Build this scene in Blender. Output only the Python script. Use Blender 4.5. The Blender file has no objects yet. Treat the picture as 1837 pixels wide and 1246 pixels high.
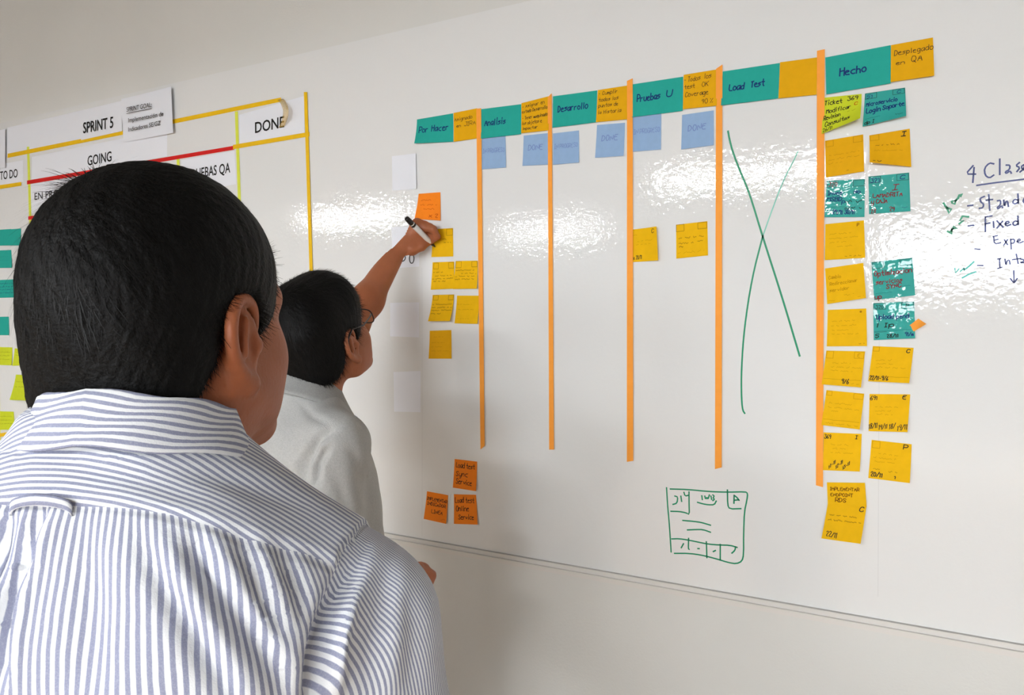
import bpy, bmesh, math, random
import numpy as np
from mathutils import Matrix, Vector, Euler

random.seed(7)
rng = np.random.default_rng(11)
scn = bpy.context.scene
col = scn.collection
PI = math.pi

# ------------------------------------------------------------------ camera
FPX, CXP, CYP, IW, IH = 1400.0, 918.5, 623.0, 1837.0, 1246.0
CAM = np.array([0.0, -1.78, 1.60])
_a = np.array([-1507 - CXP, 570 - CYP, FPX])            # vanishing point of the board's horizontals
_b1 = 1200 - CXP
_b2 = -(_a[0] * _b1 + FPX * FPX) / _a[1]
AX = -_a / np.linalg.norm(_a)
AZ = -np.array([_b1, _b2, FPX]); AZ /= np.linalg.norm(AZ)
AY = np.cross(AZ, AX)
MW = np.stack([AX, AY, AZ], 1)                           # world -> camera (right, down, forward)

def unp(px, py, depth):
    return CAM + MW.T @ (np.array([(px - CXP) / FPX, (py - CYP) / FPX, 1.0]) * depth)

def onwall(px, py, y=0.0):
    d = MW.T @ np.array([px - CXP, py - CYP, FPX])
    return CAM + d * ((y - CAM[1]) / d[1])

def project(P):
    q = (np.asarray(P) - CAM) @ MW.T
    return np.stack([CXP + FPX * q[..., 0] / q[..., 2], CYP + FPX * q[..., 1] / q[..., 2], q[..., 2]], -1)

cd = bpy.data.cameras.new('camera'); cam = bpy.data.objects.new('camera', cd); col.objects.link(cam)
cd.sensor_fit = 'HORIZONTAL'; cd.sensor_width = 36.0; cd.lens = 36.0 * FPX / IW; cd.clip_start = 0.02
rt, dn, fw = MW[0], MW[1], MW[2]
cam.matrix_world = Matrix(((rt[0], -dn[0], -fw[0], CAM[0]), (rt[1], -dn[1], -fw[1], CAM[1]),
                           (rt[2], -dn[2], -fw[2], CAM[2]), (0, 0, 0, 1)))
scn.camera = cam

# ------------------------------------------------------------------ exposure, world
scn.view_settings.view_transform = 'Standard'
scn.view_settings.look = 'None'
scn.view_settings.gamma = 1.0
scn.view_settings.use_curve_mapping = False
scn.view_settings.exposure = 1.05
LAMP_E, WINDOW_E = 105.0, 16.0
w = bpy.data.worlds.new('world'); scn.world = w; w.use_nodes = True
w.node_tree.nodes['Background'].inputs[0].default_value = (0.75, 0.85, 1.0, 1)
w.node_tree.nodes['Background'].inputs[1].default_value = 1.0

# ------------------------------------------------------------------ materials
def lin(c):
    return tuple(((v / 255) / 12.92 if v / 255 <= 0.04045 else ((v / 255 + 0.055) / 1.055) ** 2.4) for v in c)

def mat(name, rgb, rough=0.6, spec=0.5, noise=0.0, nscale=60.0, bump=0.0, bscale=200.0, sss=0.0, coat=0.0, emit=None, metal=0.0):
    m = bpy.data.materials.new(name); m.use_nodes = True
    nt = m.node_tree; b = nt.nodes['Principled BSDF']
    c = lin(rgb)
    b.inputs['Base Color'].default_value = (*c, 1); b.inputs['Roughness'].default_value = rough
    b.inputs['Specular IOR Level'].default_value = spec; b.inputs['Metallic'].default_value = metal
    if coat:
        b.inputs['Coat Weight'].default_value = coat; b.inputs['Coat Roughness'].default_value = 0.06
    if sss:
        b.inputs['Subsurface Weight'].default_value = sss; b.inputs['Subsurface Radius'].default_value = (0.012, 0.005, 0.003)
        b.inputs['Subsurface Scale'].default_value = 0.4
    tc = nt.nodes.new('ShaderNodeTexCoord')
    if noise:
        n = nt.nodes.new('ShaderNodeTexNoise'); n.inputs['Scale'].default_value = nscale; n.inputs['Detail'].default_value = 4
        nt.links.new(tc.outputs['Object'], n.inputs['Vector'])
        r = nt.nodes.new('ShaderNodeMapRange'); r.inputs['From Min'].default_value = 0.3; r.inputs['From Max'].default_value = 0.7
        r.inputs['To Min'].default_value = 1 - noise; r.inputs['To Max'].default_value = 1 + noise
        nt.links.new(n.outputs['Fac'], r.inputs['Value'])
        v = nt.nodes.new('ShaderNodeVectorMath'); v.operation = 'SCALE'; v.inputs[0].default_value = c
        nt.links.new(r.outputs['Result'], v.inputs['Scale']); nt.links.new(v.outputs['Vector'], b.inputs['Base Color'])
    if bump:
        n = nt.nodes.new('ShaderNodeTexNoise'); n.inputs['Scale'].default_value = bscale; n.inputs['Detail'].default_value = 2
        nt.links.new(tc.outputs['Object'], n.inputs['Vector'])
        bp = nt.nodes.new('ShaderNodeBump'); bp.inputs['Strength'].default_value = 1.0; bp.inputs['Distance'].default_value = bump
        nt.links.new(n.outputs['Fac'], bp.inputs['Height']); nt.links.new(bp.outputs['Normal'], b.inputs['Normal'])
        if coat: nt.links.new(bp.outputs['Normal'], b.inputs['Coat Normal'])
    if emit:
        b.inputs['Emission Color'].default_value = (*emit[0], 1); b.inputs['Emission Strength'].default_value = emit[1]
    return m

M = dict(
    board=mat('whiteboard_enamel', (232, 232, 230), 0.04, 0.5, bump=0.00038, bscale=84),
    wall=mat('wall_paint', (220, 219, 214), 0.5, 0.3, noise=0.015, nscale=3, bump=0.0004, bscale=150),
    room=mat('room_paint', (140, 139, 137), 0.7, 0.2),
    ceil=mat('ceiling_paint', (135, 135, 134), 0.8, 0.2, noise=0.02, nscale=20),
    floor=mat('floor_carpet', (180, 156, 132), 0.9, 0.1, noise=0.15, nscale=80),
    rail=mat('rail_metal', (222, 218, 212), 0.35, 0.5),
    teal=mat('note_teal', (42, 168, 152), 0.75, 0.15, noise=0.03),
    teal_gloss=mat('note_teal_sleeved', (48, 165, 155), 0.6, 0.2, noise=0.03, coat=0.6, bump=0.0014, bscale=36),
    yellow=mat('note_yellow', (240, 186, 14), 0.75, 0.15, noise=0.03),
    amber=mat('note_amber', (232, 172, 14), 0.75, 0.15, noise=0.03),
    orange=mat('note_orange', (255, 138, 28), 0.7, 0.2, noise=0.03),
    blue=mat('note_blue', (150, 180, 215), 0.75, 0.15, noise=0.03),
    lime=mat('note_lime', (205, 215, 45), 0.75, 0.15, noise=0.03),
    tape_orange=mat('tape_orange', (255, 165, 62), 0.6, 0.25, noise=0.03),
    tape_yellow=mat('tape_yellow', (240, 192, 18), 0.5, 0.3, noise=0.03),
    tape_lime=mat('tape_lime', (225, 232, 80), 0.5, 0.3, noise=0.03),
    tape_red=mat('tape_red', (215, 30, 25), 0.5, 0.3, noise=0.03),
    paper=mat('printer_paper', (236, 238, 244), 0.55, 0.3),
    ink=mat('ink_black', (28, 26, 24), 0.6, 0.2),
    ink_blue=mat('ink_blue', (16, 40, 110), 0.6, 0.2),
    ink_brown=mat('ink_brown', (110, 62, 10), 0.7, 0.1),
    ink_faint=mat('ink_faint', (190, 135, 8), 0.8, 0.1),
    ink_lilac=mat('ink_lilac', (112, 126, 190), 0.7, 0.1),
    ink_red=mat('ink_red', (128, 40, 48), 0.6, 0.2),
    ink_rust=mat('ink_rust', (190, 70, 10), 0.7, 0.1),
    ink_tealdark=mat('ink_tealdark', (20, 110, 110), 0.7, 0.1),
    ink_olive=mat('ink_olive', (120, 122, 20), 0.7, 0.1),
    mk_green=mat('marker_green', (0, 142, 98), 0.35, 0.4),
    mk_cyan=mat('marker_cyan', (70, 190, 175), 0.35, 0.4),
    mk_pale=mat('marker_pale_green', (120, 195, 175), 0.35, 0.4),
    mk_blue=mat('marker_blue', (24, 40, 112), 0.35, 0.4),
    skin1=mat('skin_warm', (164, 94, 60), 0.5, 0.35, noise=0.06, nscale=30, bump=0.0004, bscale=260, sss=0.15),
    skin2=mat('skin_tan', (168, 100, 66), 0.5, 0.35, noise=0.06, nscale=30, bump=0.0004, bscale=260, sss=0.15),
    hair=mat('hair_black', (9, 8, 7), 0.6, 0.15, noise=0.2, nscale=90, bump=0.001, bscale=300),
    strand=mat('hair_strand_black', (11, 9, 8), 0.5, 0.2),
    polo=mat('polo_heather', (182, 181, 178), 0.9, 0.1, noise=0.07, nscale=260, bump=0.0006, bscale=500),
    polo_rib=mat('polo_rib_knit', (164, 163, 160), 0.9, 0.1, noise=0.07, nscale=260, bump=0.0008, bscale=700),
    film_edge=mat('film_edge', (217, 217, 215), 0.15, 0.5),
    denim=mat('trouser_navy', (45, 50, 66), 0.9, 0.1, noise=0.06, nscale=120),
    khaki=mat('trouser_charcoal', (70, 68, 66), 0.9, 0.1, noise=0.06, nscale=120),
    shoe=mat('shoe_leather', (40, 30, 24), 0.4, 0.5),
    black=mat('black_plastic', (18, 18, 20), 0.35, 0.5),
    white=mat('white_plastic', (228, 228, 226), 0.4, 0.5),
    seam=mat('seam_thread', (190, 192, 205), 0.9, 0.1),
    lampbody=mat('lamp_metal', (220, 220, 220), 0.4, 0.5),
    lamp=mat('lamp_diffuser', (255, 255, 255), 0.5, 0.2, emit=((0.94, 0.975, 1.0), LAMP_E)),
    daylight=mat('window_daylight', (255, 255, 255), 0.3, 0.2, emit=((0.86, 0.93, 1.0), WINDOW_E)),
)
def glass_mat():
    m = bpy.data.materials.new('lens_glass'); m.use_nodes = True; nt = m.node_tree
    nt.nodes.remove(nt.nodes['Principled BSDF'])
    t = nt.nodes.new('ShaderNodeBsdfTransparent'); g = nt.nodes.new('ShaderNodeBsdfGlossy'); g.inputs['Roughness'].default_value = 0.03
    mx = nt.nodes.new('ShaderNodeMixShader'); mx.inputs[0].default_value = 0.1
    nt.links.new(t.outputs[0], mx.inputs[1]); nt.links.new(g.outputs[0], mx.inputs[2])
    nt.links.new(mx.outputs[0], nt.nodes['Material Output'].inputs[0]); return m
M['glass'] = glass_mat()
def film_mat():
    m = bpy.data.materials.new('peeled_tape_film'); m.use_nodes = True; nt = m.node_tree
    b = nt.nodes['Principled BSDF']; b.inputs['Base Color'].default_value = (*lin((226, 190, 90)), 1); b.inputs['Roughness'].default_value = 0.3
    t = nt.nodes.new('ShaderNodeBsdfTransparent'); mx = nt.nodes.new('ShaderNodeMixShader'); mx.inputs[0].default_value = 0.38
    nt.links.new(t.outputs[0], mx.inputs[1]); nt.links.new(b.outputs[0], mx.inputs[2])
    nt.links.new(mx.outputs[0], nt.nodes['Material Output'].inputs[0]); return m
M['film'] = film_mat()

# ------------------------------------------------------------------ object helpers
def tag(o, label=None, cat=None, group=None, kind=None):
    if label: o['label'] = label
    if cat: o['category'] = cat
    if group: o['group'] = group
    if kind: o['kind'] = kind
    return o

def link(o, parent=None):
    col.objects.link(o)
    if parent is not None: o.parent = parent
    return o

def empty(name, loc, rz=0.0):
    o = bpy.data.objects.new(name, None); o.empty_display_size = 0.05
    o.location = loc; o.rotation_euler = (0, 0, rz); col.objects.link(o); return o

def meshobj(name, verts, faces, m, parent=None, smooth=False, solid=0.0, origin=None):
    V = np.asarray(verts, dtype=float)
    if origin is not None: V = V - np.asarray(origin)
    me = bpy.data.meshes.new(name); me.from_pydata(V.tolist(), [], [list(map(int, f)) for f in faces]); me.update()
    if m: me.materials.append(m)
    if smooth: me.polygons.foreach_set('use_smooth', [True] * len(me.polygons))
    o = bpy.data.objects.new(name, me); link(o, parent)
    if origin is not None: o.location = origin
    if solid:
        md = o.modifiers.new('thickness', 'SOLIDIFY'); md.thickness = solid; md.offset = 0.0
    return o

class MB:
    def __init__(s): s.v = []; s.f = []
    def add(s, V, F):
        n = len(s.v); s.v += [tuple(p) for p in V]; s.f += [[i + n for i in f] for f in F]; return s
    def box(s, lo, hi):
        (a, b, c), (d, e, f) = lo, hi
        return s.add([(a, b, c), (d, b, c), (d, e, c), (a, e, c), (a, b, f), (d, b, f), (d, e, f), (a, e, f)],
                     [[3, 2, 1, 0], [4, 5, 6, 7], [0, 1, 5, 4], [1, 2, 6, 5], [2, 3, 7, 6], [3, 0, 4, 7]])
    def tube(s, pts, radii, n=10):
        pts = [np.array(p, float) for p in pts]; V = []; F = []
        if np.isscalar(radii): radii = [radii] * len(pts)
        for i, p in enumerate(pts):
            t = pts[min(i + 1, len(pts) - 1)] - pts[max(i - 1, 0)]; t /= np.linalg.norm(t) + 1e-12
            u = np.cross(t, [0.31, 0.17, 0.93]); u /= np.linalg.norm(u); v = np.cross(t, u)
            for k in range(n):
                a = 2 * PI * k / n; V.append(p + radii[i] * (math.cos(a) * u + math.sin(a) * v))
        for i in range(len(pts) - 1):
            for k in range(n):
                k2 = (k + 1) % n; F.append([i * n + k, i * n + k2, (i + 1) * n + k2, (i + 1) * n + k])
        F.append(list(range(n))[::-1]); F.append([(len(pts) - 1) * n + k for k in range(n)])
        return s.add(V, F)
    def build(s, name, m, parent=None, smooth=False, origin=None):
        return meshobj(name, s.v, s.f, m, parent, smooth, origin=origin)

# ------------------------------------------------------------------ the room
RX0, RX1, RY0, ZC = -7.2, 4.2, -8.5, 2.95
def struct(o): o['kind'] = 'structure'; return o
struct(MB().box((RX0, 0.0, 0.0), (RX1, 0.12, ZC)).build('wall_back', M['wall']))
struct(MB().box((RX0 - .12, RY0 - .12, -0.1), (RX1 + .12, 0.12, 0.0)).build('floor', M['floor']))
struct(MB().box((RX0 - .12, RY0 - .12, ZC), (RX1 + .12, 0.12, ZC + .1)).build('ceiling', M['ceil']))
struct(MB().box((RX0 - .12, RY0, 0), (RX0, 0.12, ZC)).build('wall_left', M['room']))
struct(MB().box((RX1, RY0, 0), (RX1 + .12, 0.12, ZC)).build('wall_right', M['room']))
WX0, WX1, WZ0, WZ1 = -0.9, 3.9, 1.72, 2.46
wf = MB()
wf.box((RX0, RY0 - .12, 0), (RX1, RY0, WZ0)).box((RX0, RY0 - .12, WZ1), (RX1, RY0, ZC))
wf.box((RX0, RY0 - .12, WZ0), (WX0, RY0, WZ1)).box((WX1, RY0 - .12, WZ0), (RX1, RY0, WZ1))
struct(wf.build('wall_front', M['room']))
win = struct(empty('window_1', ((WX0 + WX1) / 2, RY0, WZ0)))
def at(o, parent):
    o.parent = parent; o.matrix_parent_inverse = Matrix.Translation(-Vector(parent.location)) if parent.rotation_euler.z == 0 else parent.matrix_basis.inverted()
    return o
at(MB().box((WX0, RY0 - .08, WZ0), (WX1, RY0 - .06, WZ1)).build('pane', M['daylight']), win)
fr = MB()
for x in (WX0, WX0 + 1.6, WX0 + 3.2, WX1 - .05): fr.box((x, RY0 - .06, WZ0), (x + .05, RY0 + .02, WZ1))
fr.box((WX0, RY0 - .06, WZ0), (WX1, RY0 + .02, WZ0 + .05)).box((WX0, RY0 - .06, WZ1 - .05), (WX1, RY0 + .02, WZ1))
at(fr.build('window_frame', M['white']), win)
# hanging linear lamps over the office, the last two added for light
def lamp(x, y, where, L=1.25, z=2.40):
    t = empty('pendant_lamp', (x, y, z))
    tag(t, 'long white linear pendant lamp ' + where, 'lamp', 'linear pendant lamps over the office')
    MB().box((-L / 2, -.09, 0), (L / 2, .09, .05)).build('housing', M['lampbody'], t)
    MB().box((-L / 2 + .02, -.05, -.008), (L / 2 - .02, .05, 0)).build('diffuser', M['lamp'], t)
    for s in (-1, 1): MB().box((s * L * .4 - .004, -.004, .05), (s * L * .4 + .004, .004, ZC - z)).build('cable', M['lampbody'], t)
lamp(-4.9, -3.8, 'at the left, nearer the whiteboard')
lamp(-4.1, -6.2, 'at the left, near the far wall')
lamp(-1.19, -3.35, 'in the middle, nearer the whiteboard')
lamp(0.95, -6.2, 'added unseen right of the middle, near the window')  # added lamp, unseen even in the board; brightens from right behind
lamp(2.75, -6.2, 'added unseen at the right, near the window')  # also an added lamp, out of view, for more light from the right

# ------------------------------------------------------------------ whiteboard
BX0, BX1 = -4.6, 2.4
BZ0, BZ1 = 0.925, 2.36
wb = empty('whiteboard', (0, 0, BZ0))
tag(wb, 'long glossy white wall-mounted writing board with a thin bottom rail', 'whiteboard')
MB().box((BX0, -.003, 0), (BX1, 0.0, BZ1 - BZ0)).build('board_panel', M['board'], wb)
rl = MB(); rl.box((BX0, -.010, -.014), (BX1, 0, -.001)).box((BX0, -.016, -.017), (BX1, 0, -.012)).box((BX0, -.008, -.028), (BX1, 0, -.020))
rl.build('bottom_rail', M['rail'], wb)
YB = -.003                                            # front face of the board

# ------------------------------------------------------------------ stroke lettering
GL = {'A':'022742 1434','B':'0207 0737463505 053544433202','C':'4637170503123243','D':'0207 072745442202','E':'47070242 0535','F':'470702 0535',
'G':'46371705031232434424','H':'0702 4742 0545','I':'1737 2722 1232','J':'4743321203 2747','K':'0702 4704 1542','L':'070242','M':'0207244742','N':'02074247',
'O':'173745443212040517','P':'0207 073746453404','Q':'173745443212040517 2341','R':'0207 073746453404 2442','S':'46371706153443321203','T':'0747 2722',
'U':'070312324347','V':'072247','W':'0712243247','X':'0742 0247','Y':'072447 2422','Z':'07470242',
'a':'45150403122244 4542','b':'0702 0415354443321203','c':'452504032242','d':'4742 4435150403123243','e':'044435150403123242','f':'47372622 1535',
'g':'44351504031243 45413010','h':'0702 0415354442','i':'2522 2627','j':'25211000 2627','k':'0702 3503 1432','l':'2722','m':'0502 04152422 24354442',
'n':'0502 0415354442','o':'153544433212030415','p':'0500 0415354443321203','q':'4540 4435150403123243','r':'0502 04152535','s':'45150414344302',
't':'27233242 0545','u':'0503123243 4542','v':'052245','w':'0512243245','x':'0542 0245','y':'0503123243 45413010','z':'05450242',
'0':'173745443212040517','1':'162722','2':'061737460242','3':'0747254443321203','4':'270444 3532','5':'4707053544331203','6':'3715031232434404','7':'074712',
'8':'2506173746250312324325','9':'45150617474532','-':'1434','/':'0247','.':'2223','%':'0247 0716 4332',':':'2423 2625',',':'2311'}

def chaikin(p):
    if len(p) < 3: return p
    q = [p[0]]
    for a, b in zip(p[:-1], p[1:]):
        q += [a * .75 + b * .25, a * .25 + b * .75]
    return q + [p[-1]]

def text_strokes(s, size, width=None, jit=0.10, slant=0.12):
    """polylines (metres) with cap height = size, baseline y = 0; width squeezes the line to that length"""
    u = size / 5.0; x = 0.0; out = []
    for ch in s:
        if ch == ' ': x += 3.4; continue
        g = GL.get(ch)
        if not g: continue
        nar = ch in 'ilI1.,:'
        dy = rng.normal(0, jit * 1.2); sc = 1 + rng.normal(0, jit * .5)
        for st in g.split():
            pts = [np.array([x - (1.0 if nar else 0) + int(st[i]) * sc, (int(st[i + 1]) - 2) * sc + dy]) + rng.normal(0, jit, 2) for i in range(0, len(st), 2)]
            for p in pts: p[0] += slant * p[1]
            out.append(chaikin(pts))
        x += 3.3 if nar else 5.4
    tot = max(x - 1.2, 1)
    kx = (width / tot) if width else u
    return [[np.array([p[0] * kx, p[1] * u]) for p in st] for st in out]

def scribble(width, size):
    """an illegible line of small handwriting"""
    x = 0.0; out = []; cur = []
    while x < width:
        if rng.random() < .16 and len(cur) > 3:
            out.append(cur); cur = []; x += size * .8
        cur.append(np.array([x, size * (.1 + .5 * rng.random()) * (1.5 if rng.random() < .15 else 1)])); x += size * .28
    if len(cur) > 1: out.append(cur)
    return out

def ribbon(strokes, wd):
    V = []; F = []
    for st in strokes:
        p = np.array(st); 
        if len(p) < 2: continue
        d = np.gradient(p, axis=0); L = np.linalg.norm(d, axis=1, keepdims=True); d = d / np.maximum(L, 1e-9)
        p[0] -= d[0] * wd * .4; p[-1] += d[-1] * wd * .4
        n = np.stack([-d[:, 1], d[:, 0]], 1) * wd / 2
        k = len(V)
        for i in range(len(p)): V += [p[i] + n[i], p[i] - n[i]]
        F += [[k + 2 * i, k + 2 * i + 1, k + 2 * i + 3, k + 2 * i + 2] for i in range(len(p) - 1)]
    return np.array(V).reshape(-1, 2), F

# ------------------------------------------------------------------ sticky notes
def T(text, s0, s1, t, h=.1, ink='ink', wd=.0011, slope=0.0): return ('T', text, s0, s1, t, h, ink, wd, slope)
def S(s0, s1, t, h=.05, ink='ink_faint', wd=.0006): return ('S', '', s0, s1, t, h, ink, wd, 0.0)
def Bx(s0, t0, s1, t1, ink='ink_faint', wd=.0007): return ('B', '', s0, s1, (t0, t1), 0, ink, wd, 0.0)
def Ln(s0, s1, t, ink='ink_tealdark', wd=.0006): return ('L', '', s0, s1, t, 0, ink, wd, 0.0)

def paper_map(q, lifts, layer):
    base = YB - .0006 - .0006 * layer
    c = [onwall(*p, y=base - l) for p, l in zip(q, lifts)]
    tl, tr, br, bl = c
    ltl, ltr, lbr, lbl = lifts
    Wm = (np.linalg.norm(tr - tl) + np.linalg.norm(br - bl)) / 2; Hm = (np.linalg.norm(bl - tl) + np.linalg.norm(br - tr)) / 2
    def f(s, t, off=0.0):
        s = np.asarray(s, float); t = np.asarray(t, float)
        P = (tl[None] * ((1 - s) * (1 - t))[:, None] + tr[None] * (s * (1 - t))[:, None] + br[None] * (s * t)[:, None] + bl[None] * ((1 - s) * t)[:, None])
        tt = np.clip(t, 0, 1) ** 1.8; ss = np.clip(s, 0, 1) ** (2.0 if ltr > .002 else 1.0)
        left = ltl + (lbl - ltl) * tt; right = ltr + (lbr - ltr) * tt
        P[:, 1] = base - (left * (1 - ss) + right * ss) - off
        return P
    return f, Wm, Hm

def note(q, m, label, items=(), lifts=(0, 0, .004, .004), layer=0, group=None, name='sticky_note', cat='sticky note', N=8, cut=None):
    f, Wm, Hm = paper_map(q, lifts, layer)
    g = np.linspace(0, 1, N + 1); ss, tt = np.meshgrid(g, g)
    P = f(ss.ravel(), tt.ravel())
    F = [[j * (N + 1) + i, (j + 1) * (N + 1) + i, (j + 1) * (N + 1) + i + 1, j * (N + 1) + i + 1] for j in range(N) for i in range(N)]
    org = P.mean(0)
    o = meshobj(name, P, F, M[m], None, True, 0.0, origin=org)
    tag(o, label, cat, group)
    inks = {}
    for kd, text, s0, s1, t, h, ink, wd, slope in items:
        wid = (s1 - s0) * Wm
        if kd == 'T': st = text_strokes(text, h * Hm, wid)
        elif kd == 'S': st = scribble(wid, h * Hm)
        elif kd == 'L': st = [[np.array([a * wid, rng.normal(0, .0003)]) for a in np.linspace(0, 1, 8)]]
        else:
            hh = (t[1] - t[0]) * Hm; st = [[np.array(p) for p in ((0, -hh), (wid, -hh))], [np.array(p) for p in ((0, 0), (0, -hh))], [np.array(p) for p in ((wid, 0), (wid, -hh))], [np.array(p) for p in ((0, 0), (wid, 0))]]
            t = t[0]
        V, Fr = ribbon(st, wd)
        if not len(V): continue
        Q = f(s0 + V[:, 0] / Wm, t - (V[:, 1] + slope * V[:, 0]) / Hm, .0004)
        b = inks.setdefault(ink, MB()); b.add(Q - org, Fr)
    for ink, b in inks.items(): b.build('handwriting', M[ink], o)['kind'] = 'stuff'
    return o

HD = 'header notes along the top of the task board'
BL2 = 'ink_blue'
note([(748, 214.2), (812.9, 203.1), (812.9, 254.2), (743, 257)], 'teal', 'teal header note reading Por Hacer, leftmost of the header row',
     [T('Por', .08, .33, .56, .22, BL2, .0024), T('Hacer', .42, .88, .56, .22, BL2, .0024)], (0, 0, .002, .012), 0, HD)
note([(813.6, 202.5), (856, 194), (856.5, 248), (814, 254.2)], 'amber', 'amber note reading Asignado en JIRA beside the Por Hacer note',
     [T('Asignado', .04, .78, .30, .11), T('en', .12, .30, .52, .09), T('JIRA', .45, .92, .52, .13)], (0, 0, .002, .002), 1, HD)
note([(863.5, 195.7), (934.9, 186.7), (934.9, 240.7), (862.6, 248.5)], 'teal', 'teal header note reading Analisis right of the first orange tape',
     [T('Analisis', .09, .62, .58, .20, BL2, .0024)], (0, 0, .002, .003), 2, HD)
note([(935.4, 185), (984, 172.5), (984.5, 233.5), (935, 238.9)], 'amber', 'amber note crowded with five lines of text beside the Analisis note',
     [T('- Asignar en', .03, .85, .18, .10), T('estado Desarrollo', .03, .95, .35, .10), T('- Tener maquinado', .03, .95, .56, .10), T('los objetos e', .03, .75, .73, .10), T('impactar', .05, .6, .9, .09)], (0, 0, .002, .002), 3, HD)
note([(991.9, 172.7), (1071.5, 162), (1068.8, 219.4), (991.2, 229)], 'teal', 'teal header note reading Desarrollo',
     [T('Desarrollo', .12, .80, .52, .19, BL2, .0024)], (0, 0, .002, .002), 2, HD)
note([(1072.4, 161.4), (1126, 153.2), (1125, 213.8), (1069.2, 218.9)], 'amber', 'amber note listing Cumplir todos los puntos beside the Desarrollo note',
     [T('- Cumplir', .03, .68, .17, .11), T('todos los', .05, .7, .37, .11), T('puntos de', .05, .7, .55, .11), T('la Historia', .05, .8, .76, .11)], (0, 0, .002, .002), 3, HD)
note([(1134.4, 151.2), (1225.4, 137.4), (1224.7, 198.8), (1133.5, 210.1)], 'teal', 'teal header note reading Pruebas U',
     [T('Pruebas', .10, .56, .55, .20, BL2, .0024), T('U', .68, .78, .52, .17, BL2, .0024)], (0, 0, .002, .002), 2, HD)
note([(1226.5, 134.1), (1287, 124.2), (1286, 189.5), (1225, 195.6)], 'amber', 'amber note reading Todos los test OK Coverage 90 percent',
     [T('-', .02, .08, .20, .1), T('Todos', .13, .50, .22, .13), T('los', .62, .82, .20, .13), T('test', .03, .34, .42, .12), T('OK', .55, .74, .42, .12), T('Coverage', .06, .74, .65, .13), T('90 %', .55, .88, .90, .12)], (0, 0, .002, .002), 3, HD)
note([(1296.5, 128.2), (1398.9, 112.9), (1396, 176.4), (1293.3, 189)], 'teal', 'teal header note reading Load Test',
     [T('Load', .13, .40, .60, .18, BL2, .0024), T('Test', .52, .75, .58, .18, BL2, .0024)], (0, 0, .002, .003), 2, HD)
note([(1399.3, 111.7), (1466, 102.8), (1465, 169.7), (1396.6, 176.4)], 'amber', 'blank amber note beside the Load Test note', (), (0, 0, .002, .002), 3, HD)
note([(1480.7, 103), (1597.8, 80.9), (1597.8, 149.5), (1482.3, 169.1)], 'teal', 'teal header note reading Hecho',
     [T('Hecho', .22, .63, .57, .19, BL2, .0026)], (0, 0, .002, .003), 2, HD)
note([(1598.5, 80.9), (1673.7, 67.1), (1676, 135.7), (1597.8, 147.2)], 'amber', 'amber note reading Desplegado en QA, rightmost of the header row',
     [T('Desplegado', .08, .99, .30, .13), T('en', .12, .32, .56, .09), T('QA', .48, .74, .54, .15)], (0, 0, .006, .003), 3, HD)
BG = 'pale blue sub-header notes'
for q, tx, ly, lb in (
    ([(864.6, 246), (906.9, 243), (907.5, 300.2), (863.5, 303.6)], 'IN PROGRESO', 0, 'pale blue note under Analisis, right against the orange tape'),
    ([(939.4, 243), (984.5, 238.4), (984.8, 295), (937.2, 297.3)], 'DONE', 0, 'pale blue DONE note under the crowded amber note'),
    ([(992, 239.2), (1038.6, 233.8), (1038.6, 291.3), (992, 295.4)], 'IN PROGRESO', 0, 'pale blue note under Desarrollo'),
    ([(1071, 224), (1121.2, 220), (1118.7, 279.3), (1067.4, 282.9)], 'DONE', 0, 'pale blue DONE note under the Cumplir note'),
    ([(1134.4, 210), (1186.5, 203), (1185.6, 268), (1134.4, 271.9)], 'IN PROGRESO', 0, 'pale blue note tucked under the Pruebas U note'),
    ([(1223.6, 206), (1280.4, 197.9), (1280.4, 260.2), (1221.8, 268)], 'DONE', 0, 'pale blue DONE note under the Coverage note')):
    it = [T('IN', .05, .2, .5, .13, 'ink_lilac', .0009), T('PROGRESO', .26, .95, .5, .13, 'ink_lilac', .0008)] if tx[0] == 'I' else [T('DONE', .2, .75, .5, .16, 'ink_lilac', .0013)]
    note(q, 'blue', lb, it, (0, 0, .003, .003), ly, BG)

SG = 'yellow task notes'
note([(751, 347.4), (790, 344.5), (790, 395.3), (743.5, 392.4)], 'orange', 'orange note above the writing hand',
     [S(.15, .6, .30, .10, 'ink_rust', .0009), S(.15, .85, .48, .10, 'ink_rust', .0009), S(.3, .8, .63, .10, 'ink_rust', .0009), T('x 2', .55, .9, .9, .13, 'ink_rust', .0014)], (0, 0, .004, .008), 0)
note([(777, 411), (812.6, 408.8), (813, 459.8), (774, 460.9)], 'yellow', 'yellow note being written on under the marker tip',
     [Bx(.68, .03, .98, .25, 'ink_brown'), S(.5, .7, .4, .07, 'ink_brown', .0009), S(.55, .9, .52, .06, 'ink_brown', .0009)], (0, 0, .001, .001), 0, SG)
note([(776.2, 470.3), (814.8, 468.8), (814.8, 517.5), (772.6, 519.3)], 'yellow', 'yellow note left in the pair below the writing hand',
     [Bx(.06, .03, .28, .25, 'ink_brown'), Bx(.75, .03, .98, .24, 'ink_brown'), S(.06, .5, .40, .07, 'ink_brown', .0009), S(.15, .9, .53, .07, 'ink_brown', .0009), S(.03, .95, .64, .07, 'ink_brown', .0009), S(.1, .65, .73, .07, 'ink_brown', .0009)], (0, 0, .003, .004), 0, SG)
note([(817.5, 468), (857, 467.2), (855.3, 517.5), (812.6, 518.2)], 'yellow', 'yellow note right in the pair below the writing hand',
     [Bx(.02, .02, .27, .24, 'ink_brown'), Bx(.74, .03, .98, .22, 'ink_brown'), S(.05, .85, .36, .07, 'ink_brown', .0009), S(.3, .95, .48, .08, 'ink_brown', .0009), S(.05, .95, .58, .08, 'ink_brown', .0009), S(.05, .85, .68, .08, 'ink_brown', .0009)], (0, 0, .008, .002), 1, SG)
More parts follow.
